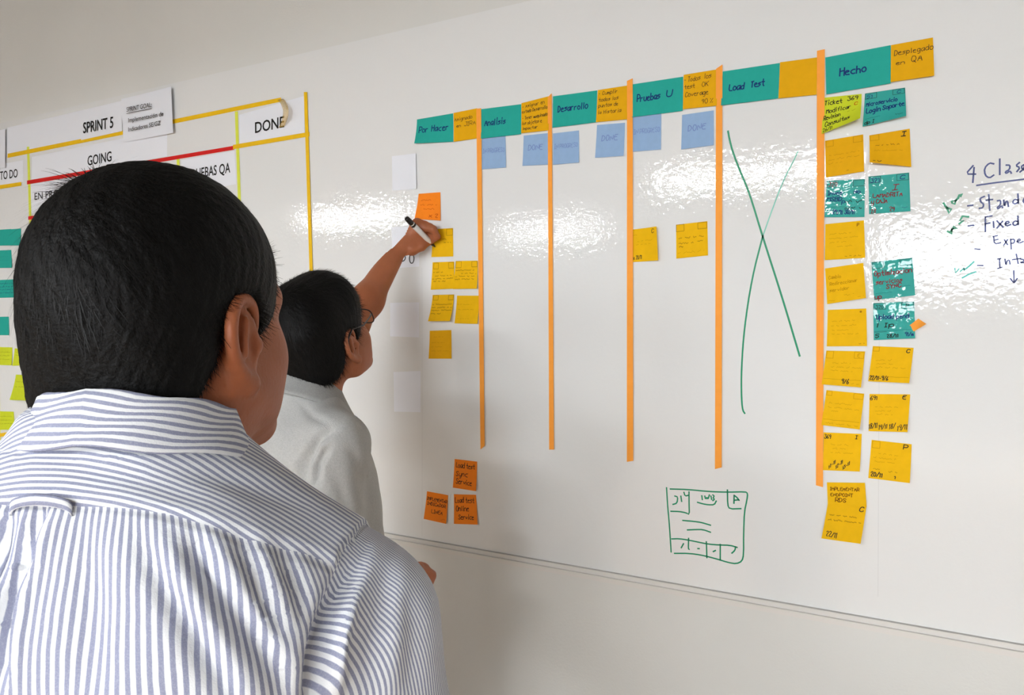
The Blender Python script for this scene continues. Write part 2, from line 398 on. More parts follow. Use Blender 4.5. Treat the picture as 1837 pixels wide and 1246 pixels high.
note([(776.2, 528.8), (814.8, 527.9), (807, 575.5), (767.6, 576)], 'yellow', 'yellow note curling off the board, left in the second pair',
     [Bx(.05, .02, .28, .2, 'ink_brown'), Bx(.75, .02, .97, .2, 'ink_brown'), S(.05, .95, .4, .08, 'ink_brown', .0009), S(.05, .95, .52, .08, 'ink_brown', .0009), S(.05, .95, .62, .08, 'ink_brown', .0009), S(.05, .5, .74, .08, 'ink_brown', .0009)], (0, 0, .016, .014), 0, SG)
note([(819.8, 530), (859.8, 530), (856.4, 580.7), (815.3, 579.6)], 'yellow', 'yellow note with faint writing against the tape, right in the second pair',
     [S(.05, .7, .34, .06), S(.1, .85, .52, .06), S(.1, .6, .85, .05)], (0, 0, .007, .006), 0, SG)
note([(771, 593), (809.7, 591.7), (809.9, 643), (768.8, 643)], 'amber', 'dark yellow note alone below the two pairs',
     [S(.2, .7, .25, .06), S(.1, .7, .45, .06), S(.1, .6, .6, .06), S(.1, .9, .75, .06)], (0, 0, .002, .003), 0, SG)
OG = 'orange notes low on the board'
note([(815.6, 822.8), (855.9, 827.5), (854, 880.6), (812.3, 874.2)], 'orange', 'orange note reading Load test Sync Service',
     [T('Load test', .08, .9, .28, .17, 'ink', .0016), T('Sync', .10, .6, .57, .17, 'ink', .0016), T('Service', .12, .8, .84, .17, 'ink', .0016)], (0, 0, .004, .004), 0, OG)
note([(766, 880.6), (803.8, 887.8), (800.2, 939.2), (760, 930.2)], 'orange', 'orange note with cramped black capitals, lowest left',
     [T('IMPLEMENTAR', .05, .97, .30, .11, 'ink', .0014), T('INDICADOR', .08, .92, .47, .11, 'ink', .0014), T('LINEA', .3, .8, .73, .12, 'ink', .0014), S(.75, .95, .92, .1, 'ink_rust')], (0, 0, .005, .006), 0, OG)
note([(814.3, 886), (854, 887), (856.7, 940.5), (814.3, 939.2)], 'orange', 'orange note reading Load test Online Service',
     [T('Load test', .05, .9, .28, .18, 'ink', .0016), T('Online', .1, .65, .56, .17, 'ink', .0016), T('Service', .2, .85, .84, .16, 'ink', .0016)], (0, 0, .004, .003), 0, OG)
note([(1134.3, 411.6), (1177.5, 405.9), (1180.5, 466.6), (1134.6, 470.1)], 'yellow', 'yellow note with its right side curling up, beside the third orange tape',
     [T('C', .78, .88, .17, .12, 'ink', .0012), S(.2, .8, .4, .07), S(.15, .8, .5, .07), T('x 28/11', .04, .36, .92, .12, 'ink', .0012), S(.04, .2, .2, .05)], (0, .009, .012, 0), 0, SG)
note([(1212.7, 402.9), (1269, 396.5), (1270, 457.8), (1213.2, 463.6)], 'yellow', 'yellow note alone left of the fourth orange tape',
     [Bx(.01, .01, .26, .21, 'ink_brown'), Bx(.70, .02, .98, .2, 'ink_brown'), S(.08, .45, .45, .09, 'ink_brown', .0009), S(.55, .9, .45, .08, 'ink_brown', .0009), S(.08, .62, .60, .08, 'ink_brown', .0009), S(.68, .95, .58, .08, 'ink_brown', .0009), S(.1, .28, .7, .08, 'ink_brown', .0012), S(.05, .9, .88, .08)], (0, 0, .002, .002), 0, SG)

RG = 'task notes in the Hecho column'
note([(1476.6, 175.3), (1545.7, 168.2), (1543, 212), (1473.9, 240.2)], 'lime', 'lime green curled note reading Ticket 369',
     [T('Ticket', .05, .50, .22, .13, 'ink', .0016), T('369', .64, .90, .18, .12, 'ink', .0016), T('Modificar', .10, .74, .46, .12, 'ink', .0015), T('C', .82, .9, .38, .1, 'ink_rust', .0015), T('Revision', .04, .47, .64, .12, 'ink', .0015), T('Consultas', .08, .72, .83, .12, 'ink', .0015), S(.65, .9, .58, .06, 'ink_olive'), T('26/11', .03, .28, .97, .1, 'ink', .0012)], (0, 0, .03, .006), 1, RG)
TD = 'ink_tealdark'
def tealbox(): return [Bx(.02, .02, .30, .18, 'ink'), Bx(.70, .02, .98, .18, 'ink')]
note([(1551.6, 167.7), (1623.6, 157), (1625.7, 207.8), (1547.5, 227.2)], 'teal_gloss', 'glossy teal note reading Microservicio Login Soporte',
     tealbox() + [T('51', .05, .2, .17, .1, BL2), T('C', .8, .9, .15, .09, BL2), T('Microservicio', .05, .80, .40, .12, BL2, .0016), T('Login', .06, .40, .62, .14, BL2, .0018), T('Soporte', .46, .96, .60, .13, BL2, .0018), Ln(.05, .4, .78), T('dp I', .04, .26, .95, .1, 'ink', .0013), S(.75, .92, .88, .06, 'ink')], (0, 0, .016, .006), 0, RG)
note([(1480, 252.3), (1548.6, 240.9), (1550.2, 307.2), (1481.6, 318)], 'amber', 'dark yellow note with faint lines below the lime Ticket note',
     [Bx(.03, .02, .22, .18), Bx(.74, .02, .97, .18), S(.1, .9, .45, .06), S(.08, .9, .57, .06), S(.08, .45, .67, .06), S(.55, .65, .92, .06, 'ink_brown')], (0, 0, .004, .003), 0, RG)
note([(1559.4, 242.7), (1632, 230.6), (1634.8, 299.2), (1560, 291)], 'amber', 'dark yellow note with a black I, its lower edge curling',
     [Bx(.02, .02, .24, .2), T('I', .80, .9, .17, .12, 'ink', .0018), S(.15, .34, .40, .06, 'ink_brown', .0008), S(.42, .75, .40, .06, 'ink_brown', .0008), S(.12, .82, .58, .06), T('-v', .06, .28, .95, .08, 'ink')], (0, 0, .006, .02), 0, RG)
note([(1482.9, 324), (1551.9, 320.9), (1550.8, 389), (1479.4, 389.4)], 'teal_gloss', 'shiny teal note with 320 in its corner box and blue writing',
     tealbox() + [T('320', .06, .28, .16, .11, 'ink_red', .0013), T('Inves', .05, .42, .40, .11, BL2, .0016), T('No', .72, .88, .38, .1, BL2, .0016), T('MSBD', .04, .42, .56, .11, BL2, .0016), T('p', .42, .5, .62, .1, BL2, .0016), S(.5, .95, .62, .1, 'ink', .0014), Ln(.02, .5, .72), Ln(.02, .4, .82), T('29/11 30/11', .2, .75, .92, .11, BL2, .0016), S(.5, .95, .8, .1, 'ink', .0014)], (0, 0, .003, .003), 0, RG)
note([(1557.8, 316.5), (1631, 309.3), (1633.4, 378.6), (1559.1, 383.8)], 'teal_gloss', 'shiny teal note with red writing reading Lamadrita y Caja',
     tealbox() + [T('321', .05, .28, .17, .11, BL2, .0014), T('C', .78, .9, .15, .1, BL2, .0014), T('I', .58, .70, .42, .13, 'ink_red', .0018), T('LAMADRITA', .1, .82, .58, .10, 'ink_red', .0016), T('y CAJA', .06, .45, .73, .11, 'ink_red', .0016), Ln(.02, .32, .82), T('28', .04, .17, .98, .1, 'ink_red', .0014), T('29', .5, .62, .96, .1, 'ink_red', .0014), S(.8, .96, .92, .08, BL2)], (0, 0, .003, .003), 0, RG)
note([(1480.5, 401.9), (1549.8, 395), (1552.2, 462), (1479.7, 466.4)], 'yellow', 'yellow note with faint lines just below the shiny 320 note',
     [T('P', .82, .87, .14, .08, 'ink_brown'), S(.12, .75, .32, .06), S(.1, .9, .44, .06), S(.12, .6, .55, .06), S(.3, .7, .67, .06), S(.5, .9, .95, .05, 'ink_brown')], (0, 0, .003, .003), 0, RG)
note([(1480, 481.3), (1548.7, 471.3), (1553.5, 534.2), (1484, 545.2)], 'yellow', 'yellow tilted note left of the Optimizacion note',
     [T('Cambio', .08, .40, .32, .09, 'ink_faint', .0010), T('Redireccionar', .1, .82, .50, .09, 'ink_faint', .0010), T('servidor', .08, .6, .68, .09, 'ink_faint', .0010), S(.45, .7, .86, .07), S(.05, .2, .95, .06), S(.8, .95, .95, .06)], (0, 0, .010, .004), 0, RG)
note([(1563, 470), (1636.6, 462), (1641.8, 529.4), (1568.4, 538)], 'teal_gloss', 'shiny teal note with red writing reading Optimizacion',
     tealbox() + [T('Optimizacion', .05, .96, .38, .13, 'ink_red', .0018), T('servicios', .07, .72, .60, .11, 'ink_red', .0016), T('SYNC', .32, .68, .74, .11, 'ink_red', .0018), T('up', .02, .18, .98, .12, 'ink_red', .0018), Ln(.7, .9, .72), Ln(.05, .45, .84)], (0, 0, .005, .003), 0, RG)
note([(1566.3, 543.4), (1640, 540.2), (1641.8, 606.5), (1567.6, 609.7)], 'teal_gloss', 'shiny teal note with an orange tape scrap on its edge',
     tealbox() + [T('320', .06, .25, .16, .09, 'ink'), T('P', .8, .88, .14, .09, 'ink'), T('Upload pend', .07, .86, .44, .12, BL2, .0016), T('i Ip', .07, .5, .66, .11, 'ink', .0018), Ln(.02, .32, .79, 'ink'), Ln(.02, .9, .76), T('5', .04, .12, .95, .1, 'ink', .0016), T('28/11', .32, .6, .95, .09, 'ink', .0016), T('91/m', .76, .96, .93, .1, BL2, .0014)], (0, 0, .006, .004), 0, RG)
note([(1484.8, 555.6), (1554, 553), (1555.4, 620.4), (1483.2, 620.9)], 'yellow', 'yellow note left of the scrap-marked teal note',
     [T('o', .84, .88, .1, .06, 'ink_brown'), S(.12, .75, .34, .06), S(.1, .75, .46, .06), S(.12, .6, .58, .06), S(.12, .8, .69, .06), S(.8, .95, .95, .05, 'ink_brown')], (0, 0, .004, .003), 0, RG)
note([(1482.4, 628.5), (1551.9, 630), (1544.4, 694.6), (1473.7, 689)], 'yellow', 'yellow note with 9/6 written near its lower edge',
     [Bx(.02, .02, .20, .22), Bx(.74, .02, .98, .2), T('E', .82, .88, .17, .1, 'ink_faint', .0010), S(.2, .68, .38, .07), S(.18, .95, .5, .07), S(.18, .75, .6, .07), Ln(.03, .97, .82, 'ink_faint'), T('9/6', .50, .68, .93, .13, 'ink', .0016), S(.75, .95, .95, .06)], (0, 0, .014, .010), 2, RG)
note([(1565.9, 620.4), (1639, 623.6), (1631, 687), (1557.5, 683.5)], 'yellow', 'yellow note with a C in its top corner',
     [Bx(.02, .02, .17, .14), T('C', .84, .92, .15, .1, 'ink', .0017), S(.12, .6, .42, .08), S(.15, .55, .52, .07), S(.15, .9, .62, .07), Ln(.03, .97, .85, 'ink_faint'), T('22/11-9/6', .02, .48, .95, .11, 'ink', .0015)], (0, 0, .015, .011), 0, RG)
note([(1482.6, 699.4), (1550.3, 705.8), (1542.3, 770), (1473.3, 762)], 'yellow', 'yellow note with only faint writing, left of the E note',
     [Bx(.02, .02, .16, .14), Bx(.74, .02, .98, .17), S(.12, .72, .38, .07), S(.1, .92, .50, .07), S(.2, .4, .6, .06), Ln(.03, .97, .82, 'ink_faint'), S(.1, .95, .95, .07)], (0, 0, .014, .010), 2, RG)
note([(1559.9, 706.3), (1633, 707), (1627.8, 774.8), (1558.3, 772.9)], 'yellow', 'yellow note with an E and a row of dates along the bottom',
     [T('691', .02, .2, .16, .11, 'ink', .0014), T('E', .82, .90, .13, .1, 'ink', .0018), S(.15, .72, .37, .06), S(.15, .55, .48, .06), S(.2, .6, .57, .06), T('18/11', .0, .22, .95, .13, 'ink', .0014, .25), T('19/11', .26, .48, .96, .13, 'ink', .0014, .25), T('18/', .53, .68, .93, .12, 'ink', .0014, .2), T('19/11', .74, .98, .97, .13, 'ink', .0014, .2)], (0, 0, .010, .006), 0, RG)
note([(1477.3, 775.1), (1546, 777.9), (1542.3, 845.5), (1476.4, 843)], 'yellow', 'yellow note with three slanted dates at the bottom',
     [T('369', .03, .2, .16, .11, 'ink', .0014), T('I', .84, .9, .14, .1, 'ink', .0014), S(.2, .75, .34, .06), S(.25, .6, .44, .06), S(.2, .8, .55, .06), T('11-11', .16, .34, .95, .09, 'ink', .0015, .9), T('12-11', .35, .53, .95, .09, 'ink', .0015, .9), T('13-11', .54, .72, .97, .09, 'ink', .0015, .9)], (0, 0, .010, .005), 0, RG)
note([(1563.6, 788.6), (1635.6, 796.4), (1632.2, 866.2), (1557.6, 857)], 'yellow', 'yellow note with a P in its top corner',
     [Bx(.03, .02, .22, .2), T('P', .80, .91, .15, .12, 'ink', .0018), S(.2, .7, .36, .06), S(.08, .65, .47, .06), S(.12, .62, .57, .06), S(.1, .3, .77, .06, 'ink_brown'), S(.48, .7, .8, .06, 'ink_brown'), T('20/11', .05, .34, .94, .11, 'ink', .0017), T('1', .62, .68, .94, .08, 'ink', .0015)], (0, 0, .010, .006), 0, RG)
note([(1485, 903), (1554.2, 909), (1543.8, 975), (1473.6, 965.3)], 'yellow', 'lowest yellow note in the column, marked C and hanging loose',
     [T('C', .84, .94, .14, .13, 'ink', .0018), S(.1, .8, .34, .06, 'ink_brown', .0009), S(.08, .95, .48, .06, 'ink_brown', .0009), T('22/11', .10, .38, .90, .14, 'ink', .0015, -.15)], (0.002, 0.002, .022, .016), 0, RG)
note([(1483.2, 864.7), (1551.6, 865.6), (1554.7, 909), (1485, 904)], 'yellow', 'yellow note reading Implementar Endpoint RDS',
     [T('IMPLEMENTAR', .08, .84, .36, .14, 'ink_brown', .0013), T('ENDPOINT', .08, .66, .62, .14, 'ink_brown', .0013), T('RDS', .2, .48, .86, .16, 'ink_brown', .0015)], (0, 0, .004, .004), 2, RG)
note([(1626.5, 587.2), (1647.4, 571.1), (1661.8, 580.8), (1637.7, 595.2)], 'tape_orange', 'small torn scrap of orange tape on the edge of a teal note', (), (0, .001, .012, 0.001), 4, None, 'tape_scrap', 'tape')

# notes on the other board, left of the nearer man
LG = 'teal and lime notes at the far left'
note([(-20, 413), (20, 410.5), (12, 440), (-23, 441)], 'teal', 'teal note cut by the picture edge, topmost at the far left', (), (0, 0, .006, .004), 0, LG)
note([(19.2, 411), (37.5, 409.7), (35.4, 440), (11.8, 440)], 'teal', 'narrow teal note overlapping another, topmost at the far left', (), (0, 0, .006, .008), 1, LG)
note([(-14, 449.5), (20.2, 448), (20.9, 480), (-16, 481)], 'teal', 'teal note in the second row at the far left', [S(.05, .9, .4, .08, TD), S(.05, .9, .6, .08, TD)], (0, 0, .004, .004), 0, LG)
note([(35.4, 447.4), (72, 445), (70, 477), (30.3, 478)], 'teal', 'teal note half hidden behind the nearer man\'s hair', (), (0, 0, .004, .006), 0, LG)
note([(-2, 502), (33, 500.5), (34, 533), (-2, 534)], 'teal', 'teal note filled with small blue writing at the far left', [S(.05, .95, t, .09, BL2, .0014) for t in (.25, .42, .59, .76)], (0, 0, .003, .003), 0, LG)
note([(33.5, 500.5), (68, 499), (68, 532.5), (34.5, 533)], 'teal', 'teal note with blue writing running behind the nearer man\'s hair', [S(.05, .95, t, .09, BL2, .0014) for t in (.25, .42, .59, .76)], (0, 0, .003, .003), 1, LG)
note([(-18, 568.5), (15.8, 567.7), (15.8, 600.8), (-18, 601)], 'teal', 'single teal note just above the lime notes', (), (0, 0, .003, .003), 0, LG)
note([(-12, 622), (22, 622.7), (20.5, 655), (-14, 654)], 'lime', 'lime note at the picture edge, first of a pair', [S(.1, .9, t, .07, 'ink_olive', .0010) for t in (.3, .5, .7)], (0, 0, .004, .004), 0, LG)
note([(26.3, 624.4), (58, 627.7), (55.6, 654.7), (22, 655.7)], 'lime', 'lime note close to the nearer man\'s hair, second of a pair', [S(.1, .9, t, .07, 'ink_olive', .0010) for t in (.25, .42)], (0, 0, .01, .004), 0, LG)
note([(28.6, 671.5), (60.7, 673.2), (48, 718), (16.9, 717)], 'lime', 'lime note curling strongly away from the board', [S(.1, .9, t, .07, 'ink_olive', .0010) for t in (.3, .5)], (0, 0, .03, .012), 0, LG)
note([(-8, 737), (24.6, 738), (25.3, 770), (-9, 771)], 'lime', 'lime note above the left shoulder at the picture edge', [S(.1, .9, t, .07, 'ink_olive', .0010) for t in (.3, .5, .7)], (0, 0, .004, .004), 0, LG)
note([(44.5, 741), (74, 741), (70, 773), (38, 772)], 'lime', 'lime note half hidden behind the shirt collar', [S(.1, .9, t, .07, 'ink_olive', .0010) for t in (.2, .4, .6)], (0, 0, .006, .005), 0, LG)

# ------------------------------------------------------------------ tapes
def strip(poly, m, label, layer=3, group=None, n=None):
    """a tape strip from its left and right edge points (pixels on the board)"""
    y = YB - .0006 - .0006 * layer
    L, R = poly
    V = [onwall(*p, y=y) for p in L] + [onwall(*p, y=y) for p in R]; k = len(L)
    F = [[i, i + 1, k + i + 1, k + i] for i in range(k - 1)]
    org = np.mean(V, 0)
    return tag(meshobj('tape_strip', V, F, M[m], None, False, .0003, origin=org), label, 'tape', group)
OT = 'vertical orange tapes'
strip(([(854.5, 195), (862, 806)], [(863, 194), (869.5, 799)]), 'tape_orange', 'vertical orange tape between Por Hacer and Analisis', 5, OT)
strip(([(982.6, 174.5), (985.2, 806)], [(989.6, 167), (993.8, 806)]), 'tape_orange', 'vertical orange tape between Analisis and Desarrollo', 5, OT)
strip(([(1124.8, 145), (1124.6, 828)], [(1135, 140.4), (1136, 826)]), 'tape_orange', 'vertical orange tape between Desarrollo and Pruebas U', 5, OT)
strip(([(1284.5, 123.4), (1282.6, 841)], [(1296, 115.5), (1294.6, 838)]), 'tape_orange', 'vertical orange tape between Pruebas U and Load Test', 5, OT)
strip(([(1465.6, 91), (1463.8, 870)], [(1479.6, 88.2), (1476.4, 873.5)]), 'tape_orange', 'vertical orange tape left of Hecho, the longest of them', 5, OT)
LT = 'tapes of the board at the left'
def hstrip(x0, y0, x1, y1, hw, m, label, layer=2): return strip(([(x0, y0 - hw), (x1, y1 - hw)], [(x0, y0 + hw), (x1, y1 + hw)]), m, label, layer, LT)
def vstrip(x0, y0, x1, y1, hw, m, label, layer=1): return strip(([(x0 - hw, y0), (x1 - hw, y1)], [(x0 + hw, y0), (x1 + hw, y1)]), m, label, layer, LT)
hstrip(13.5, 279.3, 220.5, 237.6, 3.7, 'tape_yellow', 'yellow horizontal tape under the SPRINT 5 sheet')
t2 = hstrip(305, 219, 504, 178.5, 3.8, 'tape_yellow', 'yellow horizontal tape with a peeled end over the DONE sheet')
hstrip(-60, 344.5, 38, 329.6, 3.4, 'tape_yellow', 'yellow tape under TO DO with a frayed end')
hstrip(48.5, 327.2, 420, 264.8, 3.5, 'tape_red', 'long red horizontal tape under GOING', 2)
hstrip(50.6, 391, 380, 351, 3.2, 'tape_red', 'red tape running behind the nearer man\'s hair', 2)
hstrip(418, 263.6, 555, 240.4, 3.9, 'tape_yellow', 'yellow horizontal tape under the DONE sheet', 3)
hstrip(-60, 791, 12, 778, 3.2, 'tape_yellow', 'yellow tape stub low at the left picture edge', 2)
vstrip(548, 165, 560.5, 560, 2.9, 'tape_yellow', 'long vertical yellow tape at the right end of the DONE column', 4)
vstrip(423.9, 199.7, 446.5, 850, 2.6, 'tape_lime', 'vertical lime tape left of DONE')
vstrip(319.3, 285, 330, 600, 2.5, 'tape_lime', 'short lime tape end under the red tape')
vstrip(50.4, 263, 64.5, 745, 2.1, 'tape_lime', 'vertical lime tape right of TO DO')
vstrip(-3.5, 640, -1.0, 790, 2.0, 'tape_lime', 'vertical lime tape at the left picture edge')
# the peeled tape end: a loop of film hanging off the board
pts = []
for a in np.linspace(0, 1, 15):
    px = 503 + 9 * math.sin(PI * a) ** .8 + 1.5 * a; py = 178 + 50 * a - 3 * math.sin(PI * a)
    pts.append((px, py, YB - .003 - .028 * math.sin(PI * a)))
V = []
for i, (px, py, y) in enumerate(pts):
    hw = 5.0
    V += [onwall(px - hw, py + 1, y), onwall(px + hw, py - 1, y)]
pe = meshobj('peeled_end', np.array(V) - np.array(t2.location), [[2 * i, 2 * i + 1, 2 * i + 3, 2 * i + 2] for i in range(len(pts) - 1)], M['film'], t2, True, .0002)
pe['label'] = 'translucent curled tape end'

# ------------------------------------------------------------------ printed sheets
def printed(text, p0, p1, top, f_inv_y, parent, ink='ink', name='printed_text', bold=0.0):
    """typeset text whose baseline runs p0 -> p1 (pixels) and whose capitals reach the pixel `top` above p0"""
    cu = bpy.data.curves.new('t', 'FONT'); cu.body = text; cu.size = 1.0; cu.resolution_u = 3; cu.offset = bold
    o = bpy.data.objects.new('t', cu); col.objects.link(o)
    bpy.context.view_layer.update()
    me = bpy.data.meshes.new_from_object(o.evaluated_get(bpy.context.evaluated_depsgraph_get()))
    n = len(me.vertices); co = np.empty(n * 3); me.vertices.foreach_get('co', co); co = co.reshape(-1, 3)
    F = [list(p.vertices) for p in me.polygons]
    bpy.data.objects.remove(o); bpy.data.curves.remove(cu); bpy.data.meshes.remove(me)
    A, B, C = (onwall(*p, y=f_inv_y) for p in (p0, p1, top))
    x0, x1 = co[:, 0].min(), co[:, 0].max()
    P = A + ((co[:, 0] - x0) / (x1 - x0))[:, None] * (B - A) + (co[:, 1] / 0.73)[:, None] * (C - A)
    return meshobj(name, P - np.array(parent.location), F, M[ink], parent)

SHG = 'printed paper sheets'
def sheet(q, label, lifts=(0, 0, .001, .001), layer=0, m='paper'):
    o = note(q, m, label, (), lifts, layer, SHG, 'paper_sheet', 'paper sheet', 6); return o, YB - .0006 - .0006 * layer - .0008
s, y = sheet([(13, 229), (219, 180.5), (219, 235), (13, 280)], 'printed sheet reading SPRINT 5', (0, .003, .003, 0), 0)
printed('SPRINT 5', (149, 239), (203, 228.5), (149, 219), y - .003, s, bold=.012)
s, y = sheet([(217.5, 177.5), (307, 155), (310.5, 238), (221.5, 255.3)], 'printed sheet reading SPRINT GOAL with its right edge lifting', (.001, .012, .012, .001), 4)
for tx, a, b, tp in (('SPRINT GOAL:', (227, 200.5), (272, 191.5), (227, 192)), ('Implementación de', (230, 219.5), (293, 207.5), (230, 211.5)), ('Indicadores SE/GZ', (230, 236), (288, 224), (230, 228))):
    printed(tx, a, b, tp, y - .010, s, bold=.008)
V = [onwall(*p, y=y - .008) for p in ((227, 203), (272, 194), (272, 195), (227, 204))]
meshobj('underline', np.array(V) - np.array(s.location), [[0, 1, 2, 3]], M['ink'], s)
s, y = sheet([(-60, 248), (9.5, 231), (9, 300), (-60, 313)], 'printed sheet cut by the picture edge, left of SPRINT 5', (0, .008, .008, 0), 0)
s, y = sheet([(429, 206), (545.5, 172), (546.5, 239), (429.5, 262)], 'printed sheet reading DONE', (0, .001, .001, .001), 0)
printed('DONE', (457.5, 238.5), (510, 227.5), (457.5, 218.5), y - .0006, s, bold=.014)
s, y = sheet([(57, 281), (300, 232), (300, 280), (57, 322)], 'printed sheet reading GOING above the red tape', (0, 0, 0, 0), 0)
printed('GOING', (157, 297), (200, 288.5), (157, 279), y, s, bold=.012)
s, y = sheet([(-60, 306), (42, 287), (42, 326), (-60, 341)], 'printed sheet reading TO DO', (0, 0, 0, 0), 0)
printed('TO DO', (0, 322.5), (31.5, 317.5), (0, 307), y, s, bold=.010)
s, y = sheet([(53, 331), (190, 308), (192, 362), (53, 384)], 'printed sheet reading EN PROGRESO half hidden by hair', (0, 0, 0, 0), 0)
printed('EN PROGRESO', (62, 358.5), (148, 345.5), (62, 345.5), y, s, bold=.004)
s, y = sheet([(325, 287), (421, 270), (424, 330), (328, 348)], 'printed sheet reading PRUEBAS QA half hidden by hair', (0, 0, 0, 0), 0)
printed('PRUEBAS QA', (338, 322), (413, 309), (338, 304), y, s, bold=.010)
# small picture cards between the two boards (figures on three of them left out)
s, y = sheet([(703, 280), (745.8, 275), (747, 339), (704, 342)], 'small white picture card below the Por Hacer note', (0, .004, .004, 0), 0)
s, y = sheet([(700, 543), (752, 542), (752, 605), (700, 603)], 'small white picture card beside the two pairs of yellow notes', (.003, 0, 0, .002), 0)
s, y = sheet([(706, 667), (754.5, 665), (754.5, 739), (707, 738)], 'small white picture card lowest on the board', (0, 0, 0, 0), 0)
s, y = sheet([(702, 407), (752, 405), (752, 478), (705, 481)], 'small white picture card with two grey wheels behind the raised wrist', (0, 0, 0, 0), 0)
b = MB()
for cx, cy, rx, ry in ((721, 462, 7, 7.5), (738.5, 463.5, 5, 9.5), (717, 455, 4, 3)):
    n = 22; V = []
    for k in range(n):
        a = 2 * PI * k / n
        V += [onwall(cx + rx * math.cos(a), cy + ry * math.sin(a), y), onwall(cx + (rx - 1.9) * math.cos(a), cy + (ry - 1.9) * math.sin(a), y)]
    b.add(np.array(V) - np.array(s.location), [[2 * k, 2 * k + 1, (2 * k + 3) % (2 * n), (2 * k + 2) % (2 * n)] for k in range(n)])
b.build('printed_wheels', mat('print_grey', (70, 68, 72), 0.6), s)

# ------------------------------------------------------------------ marker drawings on the board
def px_strokes(strokes, wpx, ink, name, label, smooth=2, layer=0):
    """marker lines drawn on the board, given as pixel polylines on its surface"""
    y = YB - .0003 - .0002 * layer; st2 = []
    o3 = onwall(1500, 600, y)
    for st in strokes:
        p = [np.array([onwall(*q, y=y)[0], onwall(*q, y=y)[2]]) for q in st]
        for _ in range(smooth): p = chaikin(p)
        st2.append(p)
    wd = wpx / 800.0
    V, F = ribbon(st2, wd)
    P = np.stack([V[:, 0], np.full(len(V), y), V[:, 1] - BZ0], 1)
    o = meshobj(name, P, F, M[ink], wb); o['label'] = label
    if len(strokes) > 1: o['kind'] = 'stuff'
    return o
px_strokes([[(1306, 235.4), (1309, 252), (1315.6, 276), (1329, 310), (1344.5, 346), (1368.5, 425.6), (1402, 529), (1434.5, 638)]], 3.4, 'mk_green', 'marker_stroke', 'long green marker stroke, one arm of a cross')
px_strokes([[(1431, 272), (1425, 286), (1407, 319.6), (1388, 368), (1368.5, 423)]], 2.2, 'mk_pale', 'marker_stroke', 'thin pale end of the green cross')
px_strokes([[(1368.5, 423), (1349, 498), (1335, 589), (1330, 661.5), (1330, 710), (1332, 735), (1336, 741)]], 3.0, 'mk_green', 'marker_stroke', 'curved green marker stroke, other arm of a cross')
def zz(pts, ox=1160, oy=860, k=7.327): return [(ox + a / k, oy + b_ / k) for a, b_ in pts]
card = [[(262, 105), (275, 330), (300, 600), (322, 950)], [(310, 122), (560, 130), (800, 155), (1060, 165), (1300, 158), (1328, 180), (1320, 260), (1285, 420), (1275, 700), (1275, 980), (1255, 1070), (1180, 1105), (1080, 1090), (900, 1035), (720, 990), (560, 968), (365, 968)],
        [(1062, 135), (1065, 330), (1090, 385), (1240, 380)], [(318, 415), (430, 418), (520, 435), (562, 460), (558, 330), (557, 160)], [(370, 215), (410, 225), (400, 310), (345, 325)], [(450, 215), (460, 285)], [(490, 165), (505, 215), (550, 205)],
        [(725, 210), (732, 262)], [(765, 215), (775, 260), (795, 225), (805, 262), (825, 200)], [(845, 215), (855, 260)], [(870, 200), (890, 215), (870, 240), (895, 255), (870, 275)], [(668, 297), (740, 318), (810, 330), (890, 330), (915, 280)],
        [(1150, 205), (1148, 310)], [(1150, 205), (1185, 230), (1215, 270)], [(1150, 270), (1210, 265)], [(475, 535), (620, 548), (720, 562), (840, 598)], [(535, 660), (650, 655), (740, 655), (840, 690)],
        [(330, 778), (430, 775), (560, 795), (700, 825), (820, 848), (960, 858), (1100, 862), (1190, 890)], [(552, 770), (548, 910), (560, 915)], [(785, 815), (792, 1025)], [(968, 850), (968, 1055)], [(485, 840), (455, 895)], [(672, 905), (692, 905)], [(875, 945), (905, 930)], [(1170, 880), (1160, 930), (1120, 965)]]
px_strokes([zz(s_) for s_ in card], 2.6, 'mk_green', 'marker_sketch', 'green marker sketch of a task card with boxed corners', 1)
k4 = 4.45
def z4(pts): return [(1640 + a / k4, 260 + b_ / k4) for a, b_ in pts]
b4 = [[(470, 165), (410, 232), (490, 232)], [(478, 180), (468, 298)], [(635, 150), (600, 142), (560, 185), (565, 240), (600, 265), (635, 240)], [(683, 112), (683, 235)],
      [(735, 160), (765, 160), (762, 195), (725, 215), (735, 228), (765, 205), (775, 225)], [(840, 140), (810, 165), (845, 180), (820, 212)], [(845, 215), (875, 190), (885, 150), (850, 175), (880, 205), (920, 190)], [(960, 140), (930, 160), (965, 180), (935, 200)],
      [(500, 322), (650, 300), (800, 282), (960, 262)], [(428, 485), (468, 480)], [(560, 410), (525, 425), (530, 455), (555, 470), (550, 500), (520, 505)], [(595, 395), (603, 520)], [(575, 440), (625, 435)], [(665, 445), (690, 440), (690, 475), (660, 500), (670, 512), (700, 480), (705, 500)], [(715, 440), (720, 498), (728, 455), (745, 445), (752, 490)], [(828, 390), (832, 465)], [(830, 440), (800, 432), (785, 460), (805, 472), (830, 455)], [(880, 425), (868, 450), (885, 468), (905, 445), (908, 465)],
      [(430, 645), (475, 640)], [(568, 575), (568, 690)], [(568, 575), (620, 565)], [(568, 630), (605, 622)], [(632, 610), (636, 658)], [(660, 605), (710, 655)], [(705, 608), (662, 662)], [(725, 630), (760, 622), (750, 605), (725, 620), (735, 648), (770, 635)], [(828, 568), (830, 635)], [(828, 610), (800, 605), (785, 630), (805, 645), (830, 625)]]
px_strokes([z4(s_) for s_ in b4], 2.4, 'mk_blue', 'marker_writing', 'blue marker list headed 4 Clases', 1)
